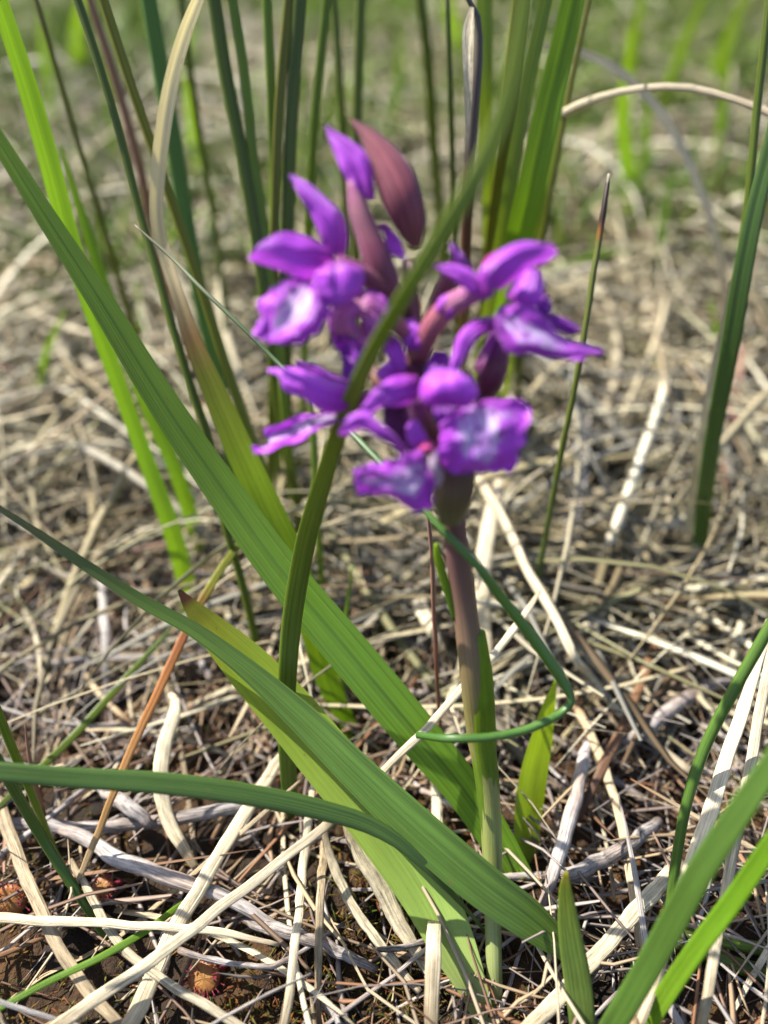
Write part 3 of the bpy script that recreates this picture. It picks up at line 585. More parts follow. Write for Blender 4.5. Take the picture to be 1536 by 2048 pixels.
thing('rush', 'rush', 'darkest upright rush next to the yellowish olive one', 'rush',
      [(582, 1060, 18, 'g'), (574, 820, 26, 20.6), (572, 640, 30, 19.5), (576, 450, 32, 18.6), (584, 220, 33, 17.7), (600, 0, 34, 17.0), (612, -140, 30, 16.5), (632, -330, 6, 16)], .6, .1, RU, n=44)
thing('rush', 'rush', 'light yellow green stem between the upswept sepal and the top bud', 'rush_lt',
      [(600, 1000, 14, 'g'), (612, 620, 20, 22), (620, 400, 22, 20.2), (634, 190, 22, 19), (655, 0, 22, 18.2), (672, -140, 20, 17.6), (700, -330, 5, 17)], .4, .1, RU, n=40)
thing('rush', 'rush', 'thin dim rush rising just left of the top bud', 'rush',
      [(700, 900, 12, 'g'), (696, 600, 18, 25), (690, 420, 20, 23.5), (686, 300, 20, 22.6), (679, 150, 20, 21.6), (668, 0, 20, 20.8), (658, -140, 18, 20), (644, -330, 5, 19)], .6, 0, RU, n=40)
thing('rush', 'rush', 'dark rush directly behind the tip of the top bud', 'rush',
      [(716, 860, 14, 'g'), (712, 560, 22, 24), (712, 340, 25, 22), (716, 180, 25, 21), (722, 0, 25, 20), (728, -150, 20, 19.2), (736, -330, 5, 18.5)], .6, .1, RU, n=40)
thing('rush', 'rush', 'dim blue green rush standing alone between bud and sheathed stem', 'rush',
      [(905, 700, 16, 'g'), (884, 470, 24, 30), (868, 300, 26, 27), (856, 120, 26, 25), (842, 0, 26, 24), (826, -140, 22, 23), (806, -330, 6, 22)], .6, .1, RU, n=40)
thing('rush', 'rush', 'rush stem in a split brown sheath with a bent withered tip', 'sheath',
      [(930, 760, 16, 'g'), (932, 500, 26, 17.6), (939, 330, 27, 16.6), (949, 205, 26, 16.2), (957, 105, 22, 15.9), (952, 25, 16, 15.7), (938, -2, 12, 15.6), (915, -18, 11, 15.5), (880, -50, 10, 15.4), (850, -100, 3, 15.3)], .8, 0, RU, n=54)
thing('dry_straw', 'straw', 'pale papery sheath strip clinging to the brown rush stem', 'straw',
      [(930, 330, 5, 16.3), (936, 230, 12, 15.9), (936, 130, 20, 15.6), (937, 60, 22, 15.5), (944, 14, 8, 15.5)], .1, .15, ST, n=24)
thing('grass_leaf', 'grass blade', 'soft green blade between the sheathed stem and the bright pair', 'rush_lt',
      [(985, 700, 18, 'g'), (978, 450, 28, 22), (972, 200, 30, 19.5), (968, 0, 32, 18.5), (966, -150, 28, 17.8), (964, -330, 5, 17)], .15, .15, GB, n=40)
thing('grass_leaf', 'grass blade', 'blurred olive blade behind the crossing one near the top edge', 'olive',
      [(960, 800, 16, 'g'), (968, 620, 24, 22), (985, 470, 28, 20), (1008, 300, 30, 18.5), (1028, 125, 32, 17.6), (1042, 0, 32, 17), (1056, -150, 26, 16.4), (1070, -330, 5, 16)], .2, .15, GB, n=40)
thing('grass_leaf', 'grass blade', 'slender light green blade of the bright pair above the sideways flower', 'rush_lt',
      [(960, 830, 16, 'g'), (980, 600, 26, 20), (1003, 480, 28, 18.8), (1023, 350, 28, 18.0), (1046, 225, 28, 17.4), (1064, 125, 28, 17), (1092, 0, 26, 16.5), (1122, -140, 20, 16), (1160, -330, 4, 15.5)], .12, .15, GB, n=44)
thing('grass_leaf', 'grass blade', 'widest bright green blade rising behind the sideways flower', 'bright',
      [(985, 840, 18, 'g'), (1012, 600, 38, 19.6), (1036, 480, 50, 18.4), (1058, 390, 54, 17.8), (1088, 250, 54, 17.1), (1118, 125, 50, 16.6), (1146, 0, 46, 16.1), (1175, -140, 36, 15.6), (1220, -330, 5, 15)], .07, .14, GB, ring=14, n=50)
thing('grass_leaf', 'grass blade', 'narrow green blade showing along the edge of the widest bright one', 'rush_lt',
      [(1000, 860, 14, 'g'), (1055, 520, 24, 20), (1082, 390, 26, 19), (1108, 250, 24, 18.4), (1136, 90, 20, 17.8), (1155, -20, 16, 17.4), (1190, -240, 4, 16.8)], .12, .15, GB, n=40)
thing('rush', 'rush', 'slim olive rush stem with a burnt black and orange tip', 'tipped',
      [(1050, 1260, 14, 'g'), (1068, 1190, 15, 19.8), (1086, 1100, 15, 18.8), (1114, 950, 15, 17.4), (1144, 800, 15.5, 16.5), (1167, 680, 15.5, 16.0), (1188, 540, 16, 15.7), (1200, 465, 16, 15.6), (1208, 415, 15, 15.5), (1214, 375, 11, 15.5), (1218, 348, 7, 15.5)], .95, 0, RU, n=60, wob=.00012)
thing('rush', 'rush', 'tall dark green blade near the edge beside the arching dry stalk', 'darkgreen',
      [(1372, 1240, 14, 'g'), (1394, 1100, 26, 21.5), (1413, 950, 34, 19.4), (1438, 810, 40, 18), (1466, 660, 46, 17), (1486, 540, 46, 16.4), (1510, 420, 42, 15.9), (1540, 300, 40, 15.5), (1570, 160, 30, 15.1), (1610, 0, 6, 14.7)], .2, .16, RU, n=50)
thing('rush', 'rush', 'second dark stem in the V at the edge', 'rush',
      [(1400, 1180, 12, 'g'), (1448, 760, 18, 18.4), (1474, 560, 20, 17), (1496, 400, 20, 16.3), (1516, 200, 20, 15.7), (1530, 80, 20, 15.3), (1544, -60, 18, 14.9), (1560, -260, 4, 14.4)], .8, 0, RU, n=44)
thing('dry_straw', 'straw', 'cream strip of withered leaf along the tall dark green edge blade', 'straw',
      [(1360, 1190, 12, 'g'), (1384, 1020, 24, 21.2), (1408, 880, 26, 19.4), (1432, 740, 24, 18.2), (1450, 640, 14, 17.5), (1462, 560, 4, 17)], .12, .1, ST, n=34)
thing('grass_stalk', 'grass stem', 'thin green stem sharply kinked in front of the orchid stem', 'thin',
      [(835, 1470, 14, 13.35), (850, 1472, 14, 13.2), (900, 1477, 17, 12.75), (980, 1474, 17, 12.7), (1040, 1463, 17, 12.75), (1090, 1444, 17, 12.8), (1128, 1421, 16, 12.9), (1140, 1409, 15, 12.9), (1144, 1399, 15, 12.9), (1140, 1388, 18, 12.9), (1128, 1366, 21, 12.9), (1110, 1338, 24, 12.85), (1068, 1278, 24, 12.7), (1018, 1215, 22, 12.4), (953, 1130, 18, 11.9), (893, 1068, 16, 11.8), (838, 1008, 14, 12.0), (770, 935, 13, 12.4), (715, 878, 12, 12.8), (640, 805, 10, 13.4), (560, 730, 9, 14), (480, 650, 9, 14.2), (400, 574, 8, 14.4), (335, 508, 7, 14.6), (296, 474, 5, 14.6), (270, 450, 2, 14.6)], .9, 0, GB, n=120)
thing('grass_leaf', 'grass blade', 'yellow green blade hanging to an orange dead tip over the peat', 'orange',
      [(560, 1010, 6, 18.5), (470, 1100, 14, 17.2), (405, 1200, 17, 16.4), (350, 1310, 18, 15.8), (318, 1380, 17, 15.5), (272, 1478, 17, 15.2), (226, 1590, 15, 14.9), (180, 1705, 13, 14.8), (148, 1780, 9, 14.7), (118, 1848, 2, 14.6)], .3, .12, GB, n=54, wob=.00015)
thing('grass_leaf', 'grass blade', 'thin bright green blade slanting over the straws in the lowest corner', 'bright',
      [(450, 1775, 5, 'g4'), (370, 1805, 11, 'g7'), (300, 1856, 14, 'g9'), (200, 1915, 14, 'g10'), (100, 1962, 13, 'g10'), (0, 2016, 12, 'g10'), (-90, 2066, 5, 'g8')], .3, .1, GB, n=34)
thing('rush', 'rush', 'smooth green rush running from the edge under the level dark blade', 'green',
      [(225, 1900, 16, 'g'), (172, 1812, 22, 'g6'), (125, 1740, 25, 'g12'), (75, 1660, 26, 14.3), (30, 1582, 26, 13.7), (-10, 1510, 25, 13.2), (-60, 1410, 20, 12.8), (-130, 1280, 4, 12.3)], .9, 0, RU, n=40)
thing('rush', 'rush', 'second green rush crossing behind the level dark blade at the edge', 'rush_lt',
      [(170, 1830, 12, 'g'), (105, 1690, 16, 15.3), (60, 1580, 20, 14.5), (22, 1490, 22, 14), (-10, 1410, 22, 13.6), (-60, 1290, 16, 13.1), (-110, 1170, 4, 12.6)], .9, 0, RU, n=36)
thing('grass_stalk', 'grass stem', 'short dark brown spike standing by the level dark blade', 'redstem',
      [(92, 1640, 9, 'g'), (76, 1590, 10, 15.6), (63, 1535, 9, 15.2), (55, 1490, 6, 15), (49, 1442, 2, 14.8)], .9, 0, None, n=20)
thing('grass_leaf', 'grass blade', 'slim green blade running up behind the brown spike towards the leaf tip', 'rush_lt',
      [(-30, 1640, 10, 15.5), (60, 1555, 14, 16.2), (130, 1490, 15, 16.7), (200, 1415, 15, 17.2), (262, 1345, 13, 17.6), (330, 1270, 8, 18), (370, 1220, 3, 18.4)], .3, .12, GB, n=34)
thing('grass_leaf', 'grass blade', 'blurred deep green blade sweeping out of the lowest corner', 'green',
      [(1175, 2130, 30, 'g'), (1226, 2050, 46, 12.2), (1290, 1945, 50, 11.7), (1343, 1850, 52, 11.3), (1400, 1745, 52, 10.9), (1455, 1660, 50, 10.6), (1540, 1535, 46, 10.2), (1640, 1390, 34, 9.8), (1740, 1250, 6, 9.4)], .25, .14, GB, ring=12, n=44)
thing('grass_leaf', 'grass blade', 'yellow green blade parallel to the blurred deep green one', 'bright',
      [(1240, 2125, 22, 'g'), (1293, 2048, 36, 12.8), (1345, 1968, 38, 12.4), (1393, 1898, 38, 12.1), (1468, 1798, 38, 11.7), (1540, 1692, 36, 11.3), (1630, 1560, 26, 10.9), (1710, 1440, 5, 10.6)], .2, .14, GB, ring=12, n=44)
thing('rush', 'rush', 'sharp smooth green rush bending up beside the pale thick straws', 'green',
      [(1318, 1900, 16, 'g'), (1334, 1840, 22, 14.6), (1352, 1723, 25, 14.2), (1373, 1608, 26, 14.0), (1390, 1548, 28, 13.9), (1412, 1490, 28, 13.8), (1468, 1380, 29, 13.5), (1540, 1252, 29, 13.2), (1610, 1120, 22, 12.9), (1690, 960, 5, 12.6)], .9, 0, RU, n=50)
thing('cut_rush', 'stem', 'blunt ended green stem lying level by the pale straw, upper of two', 'rush_lt',
      [(1358, 1863, 22, 'g5'), (1400, 1872, 25, 'g5'), (1470, 1888, 26, 'g5'), (1560, 1905, 26, 'g4')], .9, 0, 'blunt green stems lying on the litter', n=20)
thing('cut_rush', 'stem', 'darker blunt ended green stem lying level, lower of two', 'rush',
      [(1350, 1884, 20, 'g4'), (1410, 1908, 28, 'g4'), (1480, 1932, 32, 'g4'), (1560, 1955, 32, 'g3')], .9, 0, 'blunt green stems lying on the litter', n=20)
thing('grass_stalk', 'grass stem', 'hair thin brown stem standing just behind the orchid stem', 'redstem',
      [(884, 1560, 8, 'g'), (880, 1450, 9, 17.0), (873, 1320, 9, 16.0), (866, 1190, 9, 15.2), (860, 1070, 8, 14.6), (856, 1020, 6, 14.4), (850, 940, 3, 14.2)], .9, 0, None, n=30, wob=.0002)
thing('grass_stalk', 'grass stem', 'dry reddish brown stem blurred behind the rushes near the top edge', 'redstem',
      [(345, 640, 10, 'g'), (318, 500, 16, 24), (298, 410, 18, 22.6), (280, 330, 18, 21.8), (236, 175, 18, 20.6), (200, 60, 16, 19.8), (172, -20, 14, 19.2), (110, -200, 3, 18)], .8, 0, None, n=36, wob=.0004)
thing('dry_straw', 'straw', 'pale dry stalk arching out past the edge at bud height', 'straw',
      [(1010, 560, 8, 'g'), (1040, 360, 12, 22), (1070, 268, 14, 19.8), (1108, 236, 16, 19), (1160, 210, 17, 18.4), (1218, 191, 14, 17.9), (1280, 178, 14, 17.5), (1343, 173, 14, 17.1), (1395, 177, 14, 16.9), (1445, 191, 13, 16.7), (1540, 226, 15, 16.4), (1620, 270, 10, 16.1), (1680, 320, 3, 16)], .7, .1, ST, n=60, wob=.0003)
thing('dry_straw', 'straw', 'long blurred dry stalk arching down beside the burnt tipped rush', 'straw',
      [(1385, 890, 10, 'g'), (1378, 800, 14, 29), (1372, 700, 16, 26.5), (1453, 625, 17, 25.5), (1440, 510, 18, 24.5), (1418, 430, 18, 24), (1383, 340, 18, 23.5), (1333, 240, 18, 23), (1268, 168, 18, 22.6), (1208, 124, 16, 22.3), (1133, 98, 13, 22), (1060, 90, 4, 21.8)][3:], .14, .1, ST, n=50, roll=(.5, .3), wob=.0004)
for k_, (lab, m, pts) in enumerate([
    ('weathered straw slanting under the leaves from the lowest corner up past the stem', 'straw', [(60, 2085, 16, 'g6'), (130, 2040, 24, 'g10'), (300, 1922, 24, 13.2), (420, 1832, 22, 13.5), (560, 1724, 20, 14.0), (660, 1642, 18, 14.5)]),
    ('slim pale straw crossing in front of the broad green blade', 'straw', [(660, 1642, 13, 14.7), (768, 1538, 15, 14.8), (850, 1460, 16, 14.9), (920, 1380, 16, 15.0), (985, 1312, 15, 15.5), (1060, 1212, 12, 16.2), (1080, 1180, 5, 16.5)]),
    ('long straight pale straw running down from behind the lowest bract', 'straw', [(940, 920, 12, 21), (953, 950, 18, 20.4), (1003, 1032, 20, 19.2), (1048, 1125, 20, 18.2), (1118, 1250, 20, 17.2), (1148, 1310, 19, 16.8), (1180, 1352, 17, 'g14'), (1250, 1435, 15, 'g10'), (1390, 1550, 15, 'g6')]),
    ('straw with a sharp bend dropping from the kinked green stem to the litter', 'tan', [(1140, 1385, 16, 'g9'), (1208, 1533, 18, 'g9'), (1248, 1668, 18, 'g8'), (1263, 1773, 17, 'g7'), (1280, 1900, 14, 'g5'), (1290, 2010, 8, 'g3')]),
    ('tan straw leaning across to the burnt tipped rush', 'tan', [(1118, 1347, 10, 'g3'), (1203, 1215, 14, 'g7'), (1293, 1100, 14, 'g9'), (1373, 950, 13, 'g8'), (1420, 870, 6, 'g4')]),
    ('thick bleached straw leaning beside the sharp green rush', 'straw', [(1250, 2100, 26, 'g8'), (1275, 2040, 32, 'g14'), (1318, 1920, 32, 13.0), (1358, 1808, 31, 13.3), (1418, 1628, 29, 13.8), (1468, 1473, 26, 14.4), (1508, 1348, 22, 15), (1540, 1240, 14, 15.6)]),
    ('second bleached straw nearly upright at the edge', 'straw', [(1395, 2090, 14, 'g5'), (1405, 2045, 18, 'g12'), (1443, 1823, 20, 13.2), (1488, 1598, 20, 13.8), (1533, 1352, 19, 14.6), (1570, 1180, 12, 15)]),
    ('thick pale straw lying behind the short blunt leaf', 'straw', [(1030, 2085, 26, 'g5'), (1068, 2046, 30, 'g6'), (1168, 1938, 31, 'g8'), (1258, 1838, 31, 'g9'), (1338, 1750, 29, 'g8'), (1360, 1722, 24, 'g7')]),
    ('brownish stalk lying between stem and sharp green rush', 'brown', [(1150, 1652, 12, 'g3'), (1183, 1578, 17, 'g8'), (1243, 1458, 18, 'g10'), (1290, 1348, 19, 'g10'), (1325, 1250, 20, 'g9'), (1360, 1210, 18, 'g8'), (1420, 1162, 14, 'g6')]),
    ('straight tan straw lying at the edge with a grey joint', 'tan', [(-20, 1550, 20, 'g9'), (0, 1610, 24, 'g10'), (30, 1698, 25, 'g10'), (90, 1838, 25, 'g10'), (160, 1963, 24, 'g8'), (245, 2055, 20, 'g6'), (300, 2110, 12, 'g4')]),
    ('pale level straw under the orange dead tip', 'straw', [(-60, 1830, 18, 'g12'), (0, 1835, 19, 'g12'), (110, 1843, 18, 'g12'), (275, 1850, 16, 'g11'), (450, 1864, 13, 'g9'), (560, 1890, 8, 'g6')]),
    ('stout pale straw slanting down through the lowest straws', 'straw', [(235, 2080, 28, 'g5'), (262, 2046, 34, 'g6'), (300, 1963, 34, 'g8'), (350, 1858, 32, 'g9'), (425, 1733, 28, 'g11'), (475, 1648, 26, 'g12'), (552, 1530, 22, 'g12'), (590, 1470, 10, 'g10')]),
    ('thin cream straw crossing the stout pale one', 'straw', [(140, 1720, 10, 'g7'), (172, 1775, 16, 'g9'), (240, 1888, 17, 'g9'), (325, 1958, 17, 'g9'), (475, 2048, 17, 'g7'), (540, 2090, 14, 'g5')]),
    ('bent cream leaf strip standing out of the litter', 'straw', [(395, 1740, 12, 'g3'), (372, 1702, 22, 'g6'), (332, 1628, 28, 'g10'), (322, 1545, 30, 'g14'), (335, 1468, 28, 'g17'), (352, 1412, 22, 'g18'), (340, 1385, 10, 'g16')]),
    ('upright pale straw below the level dark blade', 'straw', [(560, 2090, 12, 'g3'), (570, 2046, 16, 'g6'), (592, 1880, 17, 'g14'), (606, 1740, 17, 15.3), (622, 1600, 15, 15.6), (634, 1520, 6, 15.9)]),
    ('upright pinkish straw beside the pale one', 'tan', [(640, 2060, 10, 'g3'), (636, 1940, 15, 'g8'), (640, 1800, 17, 'g14'), (650, 1680, 15, 15.6), (655, 1600, 8, 16)]),
    ('whitish flat leaf curving down beside the pale orchid leaf', 'straw', [(690, 1640, 18, 'g18'), (720, 1700, 36, 'g14'), (760, 1770, 38, 'g10'), (800, 1850, 32, 'g6'), (850, 1930, 20, 'g3'), (880, 1990, 8, 'g2')]),
    ('yellowish curving straw inside the whitish flat leaf', 'straw', [(645, 1650, 12, 'g15'), (670, 1740, 20, 'g10'), (710, 1820, 20, 'g7'), (770, 1900, 19, 'g5'), (840, 1985, 14, 'g3')]),
    ('pale split stalk standing at the foot of the orchid', 'straw', [(862, 2080, 26, 'g4'), (864, 2020, 30, 'g8'), (868, 1900, 30, 'g14'), (872, 1790, 26, 15.2), (876, 1690, 24, 15.7), (874, 1600, 20, 16.3), (868, 1500, 18, 17), (860, 1410, 8, 17.6)]),
    ('bleached stalk upright behind the orchid stem', 'straw', [(1000, 1600, 16, 'g'), (985, 1400, 26, 18.6), (966, 1250, 30, 18.9), (968, 1120, 32, 19.4), (985, 1020, 30, 19.9), (1000, 960, 16, 20.3)]),
    ('grey white stalk slanting behind the burnt tipped rush', 'grey', [(1125, 1220, 18, 'g3'), (1140, 1090, 30, 'g12'), (1152, 1000, 34, 'g18'), (1166, 880, 32, 'g20'), (1172, 800, 14, 'g18')]),
    ('pale stalk lying level behind the lowest flowers', 'straw', [(590, 1100, 12, 'g8'), (680, 1070, 22, 'g12'), (760, 1050, 24, 'g14'), (850, 1036, 22, 'g14'), (900, 1030, 12, 'g12')]),
    ('broad tan stalk lower behind the lowest flowers', 'tan', [(560, 1190, 14, 'g4'), (640, 1170, 22, 'g6'), (740, 1120, 24, 'g8'), (850, 1050, 22, 'g8'), (900, 1010, 10, 'g6')]),
    ('cream strip pointing at the orchid stem from the litter', 'straw', [(888, 1300, 8, 'g16'), (862, 1255, 24, 'g18'), (835, 1200, 28, 'g18'), (815, 1165, 14, 'g18')]),
    ('long faint straw crossing level beyond the burnt tipped rush', 'straw', [(940, 1010, 10, 'g14'), (1040, 1008, 14, 'g16'), (1180, 990, 18, 'g16'), (1300, 968, 18, 'g14'), (1390, 950, 12, 'g10')]),
    ('thick yellow dead leaf lying level far beyond the burnt tipped rush', 'straw', [(1130, 402, 24, 'g12'), (1200, 398, 34, 'g14'), (1320, 396, 36, 'g14'), (1440, 398, 34, 'g12'), (1530, 402, 20, 'g10')]),
    ('broad sunlit dead leaf folded beside the arching stalk', 'straw', [(1225, 500, 14, 'g10'), (1255, 560, 40, 'g14'), (1290, 620, 48, 'g16'), (1325, 700, 46, 'g14'), (1335, 780, 40, 'g8'), (1320, 840, 14, 'g4')]),
    ('blurred pale stalk running diagonally through the litter at the edge', 'straw', [(1150, 420, 10, 'g8'), (1165, 520, 22, 'g10'), (1230, 620, 28, 'g12'), (1330, 720, 28, 'g12'), (1430, 800, 24, 'g10'), (1520, 860, 12, 'g8')]),
    ('pale crooked stalk lying left of the broad green blade', 'straw', [(90, 640, 12, 'g6'), (130, 720, 36, 'g8'), (175, 810, 38, 'g10'), (215, 870, 30, 'g8'), (240, 900, 14, 'g4')]),
    ('tan stalk rising from the litter towards the broad green blade', 'tan', [(110, 1370, 14, 'g4'), (135, 1260, 24, 'g8'), (190, 1130, 22, 'g10'), (245, 1030, 18, 'g10'), (300, 960, 8, 'g6')]),
    ('upright dim stalk next to the tan rising one', 'grey', [(212, 1400, 10, 'g3'), (212, 1300, 16, 'g10'), (206, 1200, 16, 'g14'), (200, 1140, 6, 'g16')]),
    ('rusty red blurred stalk beyond the tall dark edge blade', 'redstem', [(1455, 1080, 14, 'g4'), (1452, 980, 22, 'g12'), (1460, 860, 24, 'g20'), (1475, 760, 22, 'g26'), (1488, 690, 8, 'g30')]),
    ]):
    rnd_ = .35 if max(p[2] for p in pts) > 22 else .5
    thing('dry_straw', 'straw', lab, m, pts, rnd_, .1, ST, n=34, wob=.00025)
for lab, pts in [
    ('smooth grey twig lying level below the level dark blade', [(-30, 1640, 22, 'g5'), (60, 1650, 26, 'g6'), (200, 1655, 27, 'g7'), (350, 1636, 26, 'g8'), (475, 1616, 25, 'g8'), (580, 1590, 16, 'g6')]),
    ('knobbly pinkish grey twig slanting below the level one', [(110, 1650, 16, 'g6'), (150, 1668, 26, 'g8'), (250, 1718, 30, 'g9'), (340, 1756, 31, 'g9'), (430, 1785, 28, 'g8'), (505, 1826, 24, 'g6'), (600, 1880, 12, 'g3')]),
    ('short pale twig crossing over the level grey one', [(175, 1545, 14, 'g5'), (215, 1580, 27, 'g10'), (270, 1625, 28, 'g12'), (305, 1650, 20, 'g10')]),
    ('reddish grey twig lying under the upright pale straw', [(480, 1838, 14, 'g3'), (520, 1850, 24, 'g5'), (625, 1880, 25, 'g6'), (700, 1915, 22, 'g5'), (755, 1942, 14, 'g4')]),
    ('gnarled grey twig lying to the side of the short blunt leaf', [(1085, 1755, 14, 'g5'), (1130, 1748, 24, 'g8'), (1200, 1722, 30, 'g9'), (1260, 1690, 28, 'g8'), (1320, 1640, 20, 'g5')]),
    ('grey forked looking twig arching beyond the brownish stalk', [(1200, 1500, 16, 'g4'), (1260, 1480, 26, 'g8'), (1340, 1420, 28, 'g10'), (1420, 1370, 24, 'g8'), (1490, 1350, 14, 'g5')]),
    ('dark twig leaning upright by the glowing leaf', [(1082, 1830, 16, 'g3'), (1110, 1740, 26, 'g8'), (1140, 1640, 28, 'g10'), (1170, 1520, 24, 'g9'), (1185, 1450, 12, 'g6')])]:
    thing('twig', 'twig', lab, 'twig', pts, .9, 0, 'bare grey twigs in the litter', n=30, wob=.0006)

for lab, m, pts in [
    ('dim slender rush seen between the cream withered blade and the dark grooved rush', 'rush', [(470, 900, 10, 'g'), (430, 450, 16, 26), (396, 250, 17, 24), (362, 0, 17, 22), (340, -200, 4, 21)]),
    ('short dim rush low between the dark grooved rush and the crossing leaf', 'rush_lt', [(655, 1330, 14, 'g'), (640, 1120, 18, 19.5), (628, 900, 17, 18.6), (618, 720, 8, 18)]),
    ('stubby green shoot under the broad leaf beside the half dead blade', 'bright', [(668, 1520, 16, 'g'), (655, 1400, 30, 18.4), (640, 1300, 26, 18.2), (618, 1180, 6, 18)]),
    ('slim pale green shoot beside the stubby one', 'rush_lt', [(700, 1530, 12, 'g'), (685, 1400, 18, 18.2), (690, 1250, 14, 17.8), (705, 1130, 4, 17.6)]),
    ('thin upright rush rising from the litter right by the sheathed stem', 'rush', [(925, 860, 10, 'g'), (912, 600, 14, 21), (905, 330, 14, 19), (898, 90, 13, 17.6), (890, -160, 4, 16.6)]),
    ('slender olive rush at the outer side of the widest bright leaf', 'olive', [(1020, 900, 10, 'g'), (1062, 600, 15, 21), (1098, 400, 15, 19.6), (1140, 180, 14, 18.6), (1185, -30, 12, 17.8), (1225, -220, 4, 17.2)]),
    ('thin yellowish stem between the two leaves in the top corner', 'olive', [(330, 860, 10, 'g'), (262, 640, 14, 22), (196, 420, 14, 20.4), (128, 190, 14, 19.2), (70, -10, 12, 18.2), (10, -220, 4, 17.4)])]:
    thing('rush', 'rush', lab, m, pts, .6, .08, RU, n=36)

# blurred green blades standing beyond, upper edge
FB = ['rising through the loop of the arching dry stalk', 'standing upright past the widest bright leaf', 'leaning towards the top edge over the dry arch', 'thin and upright under the dry arch',
      'leaning beside the upper end of the arching stalk', 'standing close to the tall edge rush', 'under the middle of the long arching stalk', 'beside the bent withered sheath tip', 'very thin between the rush clump tops',
      'behind the paler rush above the cream withered part', 'behind the cream withered blade top', 'far off beside the bright yellow green tip', 'far off above the dark rushes at the top edge',
      'alone at the edge over the crooked pale stalk', 'low behind the half dead blade', 'behind the tall edge rush', 'short behind the burnt black rush tip', 'far off over the top bud', 'beside the burnt tipped rush and the widest bright leaf', 'low between the rush feet']
for k_, (x0, y0, x1, y1, wd, z1) in enumerate([(1243, 360, 1290, -40, 26, 40), (1240, 520, 1262, 60, 30, 34), (1290, 270, 1420, -30, 26, 42), (1275, 480, 1300, 150, 18, 40), (1400, 250, 1500, -30, 28, 46), (1420, 420, 1460, 120, 24, 44), (1300, 620, 1345, 330, 18, 40), (935, 140, 900, -40, 28, 50), (590, 300, 640, -50, 14, 60), (410, 420, 380, 60, 16, 40), (250, 420, 210, 60, 18, 46), (110, 300, 80, 20, 22, 60), (150, 180, 170, -30, 22, 60), (60, 860, 130, 620, 16, 36), (285, 720, 270, 560, 18, 40), (1440, 760, 1420, 600, 18, 36), (1170, 620, 1190, 460, 18, 40), (780, 330, 800, 60, 18, 60), (1110, 600, 1122, 420, 18, 36), (520, 1010, 470, 800, 16, 30)]):
    g0 = gdepth(y0) * 100
    zt = min(z1, g0 * .93)
    pts = [(x0, y0, wd * .7, 'g'), (x0 * .7 + x1 * .3 + random.gauss(0, 6), y0 * .7 + y1 * .3, wd, g0 * .7 + zt * .3), (x0 * .4 + x1 * .6 + random.gauss(0, 8), y0 * .4 + y1 * .6, wd * .9, g0 * .4 + zt * .6), (x1, y1, wd * .3, zt)]
    thing('grass_leaf', 'grass blade', 'out of focus fresh green blade ' + FB[k_], 'fargreen2', pts, .12, .14, 'blurred fresh blades beyond', n=16)

# ------------------------------------------------------------------ straws and twigs of the litter
LAND = [('the edge sundew', 22, 1800), ('the shaded sundew', 408, 1955), ('the yellowish sundew', 205, 1775), ('the orchid foot', 990, 2010), ('the short blunt leaf', 1150, 1990),
    ('the blunt green stems', 1450, 1890), ('the sharp green rush', 1340, 1780), ('the glowing leaf', 1055, 1600), ('the brownish stalk', 1243, 1458), ('the burnt tipped rush', 1070, 1210),
    ('the tall edge rush', 1390, 1130), ('the crossing olive leaf', 580, 1560), ('the scorched leaf tip', 360, 1250), ('the broad green leaf', 720, 1330), ('the bright yellowish leaf', 425, 1480),
    ('the bent cream strip', 335, 1500), ('the level grey twig', 250, 1650), ('the gnarled twig', 1190, 1725), ('the rush clump', 590, 1090), ('the bleached stalk', 980, 1200),
    ('the tan rising straw', 160, 1220), ('the crooked pale stalk', 170, 780), ('the orange dead tip', 120, 1850), ('the lowest green leaf', 250, 1890), ('the withered level straw', 1200, 990),
    ('the arching stalk', 1450, 640), ('the green blade foot at the edge', 60, 900), ('the level dark leaf', 60, 1550), ('the kinked stem', 1130, 1390), ('the bleached edge straws', 1440, 1700)]
def pix(p):
    d = Vector(p) - CAM; z = max(d.dot(FWD), 1e-3); return CX + d.x * FPX / z, CY - d.dot(UP) * FPX / z
todo = {}
def describe(o, P, words_, noun, cat):
    q = [pix(p) for p in P]; cx_, cy_ = q[len(q) // 2]
    (ax, ay), (bx, by) = q[0], q[-1]; ch = math.hypot(bx - ax, by - ay) + 1e-6
    ar = sum(math.hypot(q[i + 1][0] - q[i][0], q[i + 1][1] - q[i][1]) for i in range(len(q) - 1))
    form = 'straight' if ar / ch < 1.02 else 'curved' if ar / ch < 1.10 else 'bent'
    ang = math.degrees(math.atan2(ay - by, bx - ax)) % 180
    lean = 'lying level' if ang < 18 or ang > 162 else 'pointing away' if 65 < ang < 115 else 'leaning rightward' if ang < 90 else 'leaning leftward'
    nm, lx, ly = min(LAND, key=lambda t: math.hypot(t[1] - cx_, t[2] - cy_)); dx, dy = cx_ - lx, cy_ - ly
    near = math.hypot(dx, dy) < 45
    rel = 'right beside' if near else ('beyond' if dy < 0 else 'in front of') if abs(dy) > abs(dx) else ('to the side of' if dx > 0 else 'short of')
    if near: rel = 'touching'
    lab = f'{words_} {form} {noun} {lean} {rel} {nm}'
    todo.setdefault(lab, []).append((o, cy_, ar)); o['category'] = cat; o['group'] = f'{noun}s of the litter'
def finish():
    for lab, lst in todo.items():
        lst.sort(key=lambda t: t[1])
        names = {1: [''], 2: [', upper one', ', lower one'], 3: [', top one', ', middle one', ', bottom one'], 4: [', topmost', ', second down', ', third down', ', lowest']}.get(len(lst))
        for k, (o, _, _) in enumerate(lst):
            t = lab + (names[k] if names else '')
            if len(t.split()) > 16: t = t.replace('to the side of', 'beside').replace('in front of', 'before').replace('lying level', 'level').replace(' the edge', ' edge')
            o['label'] = t
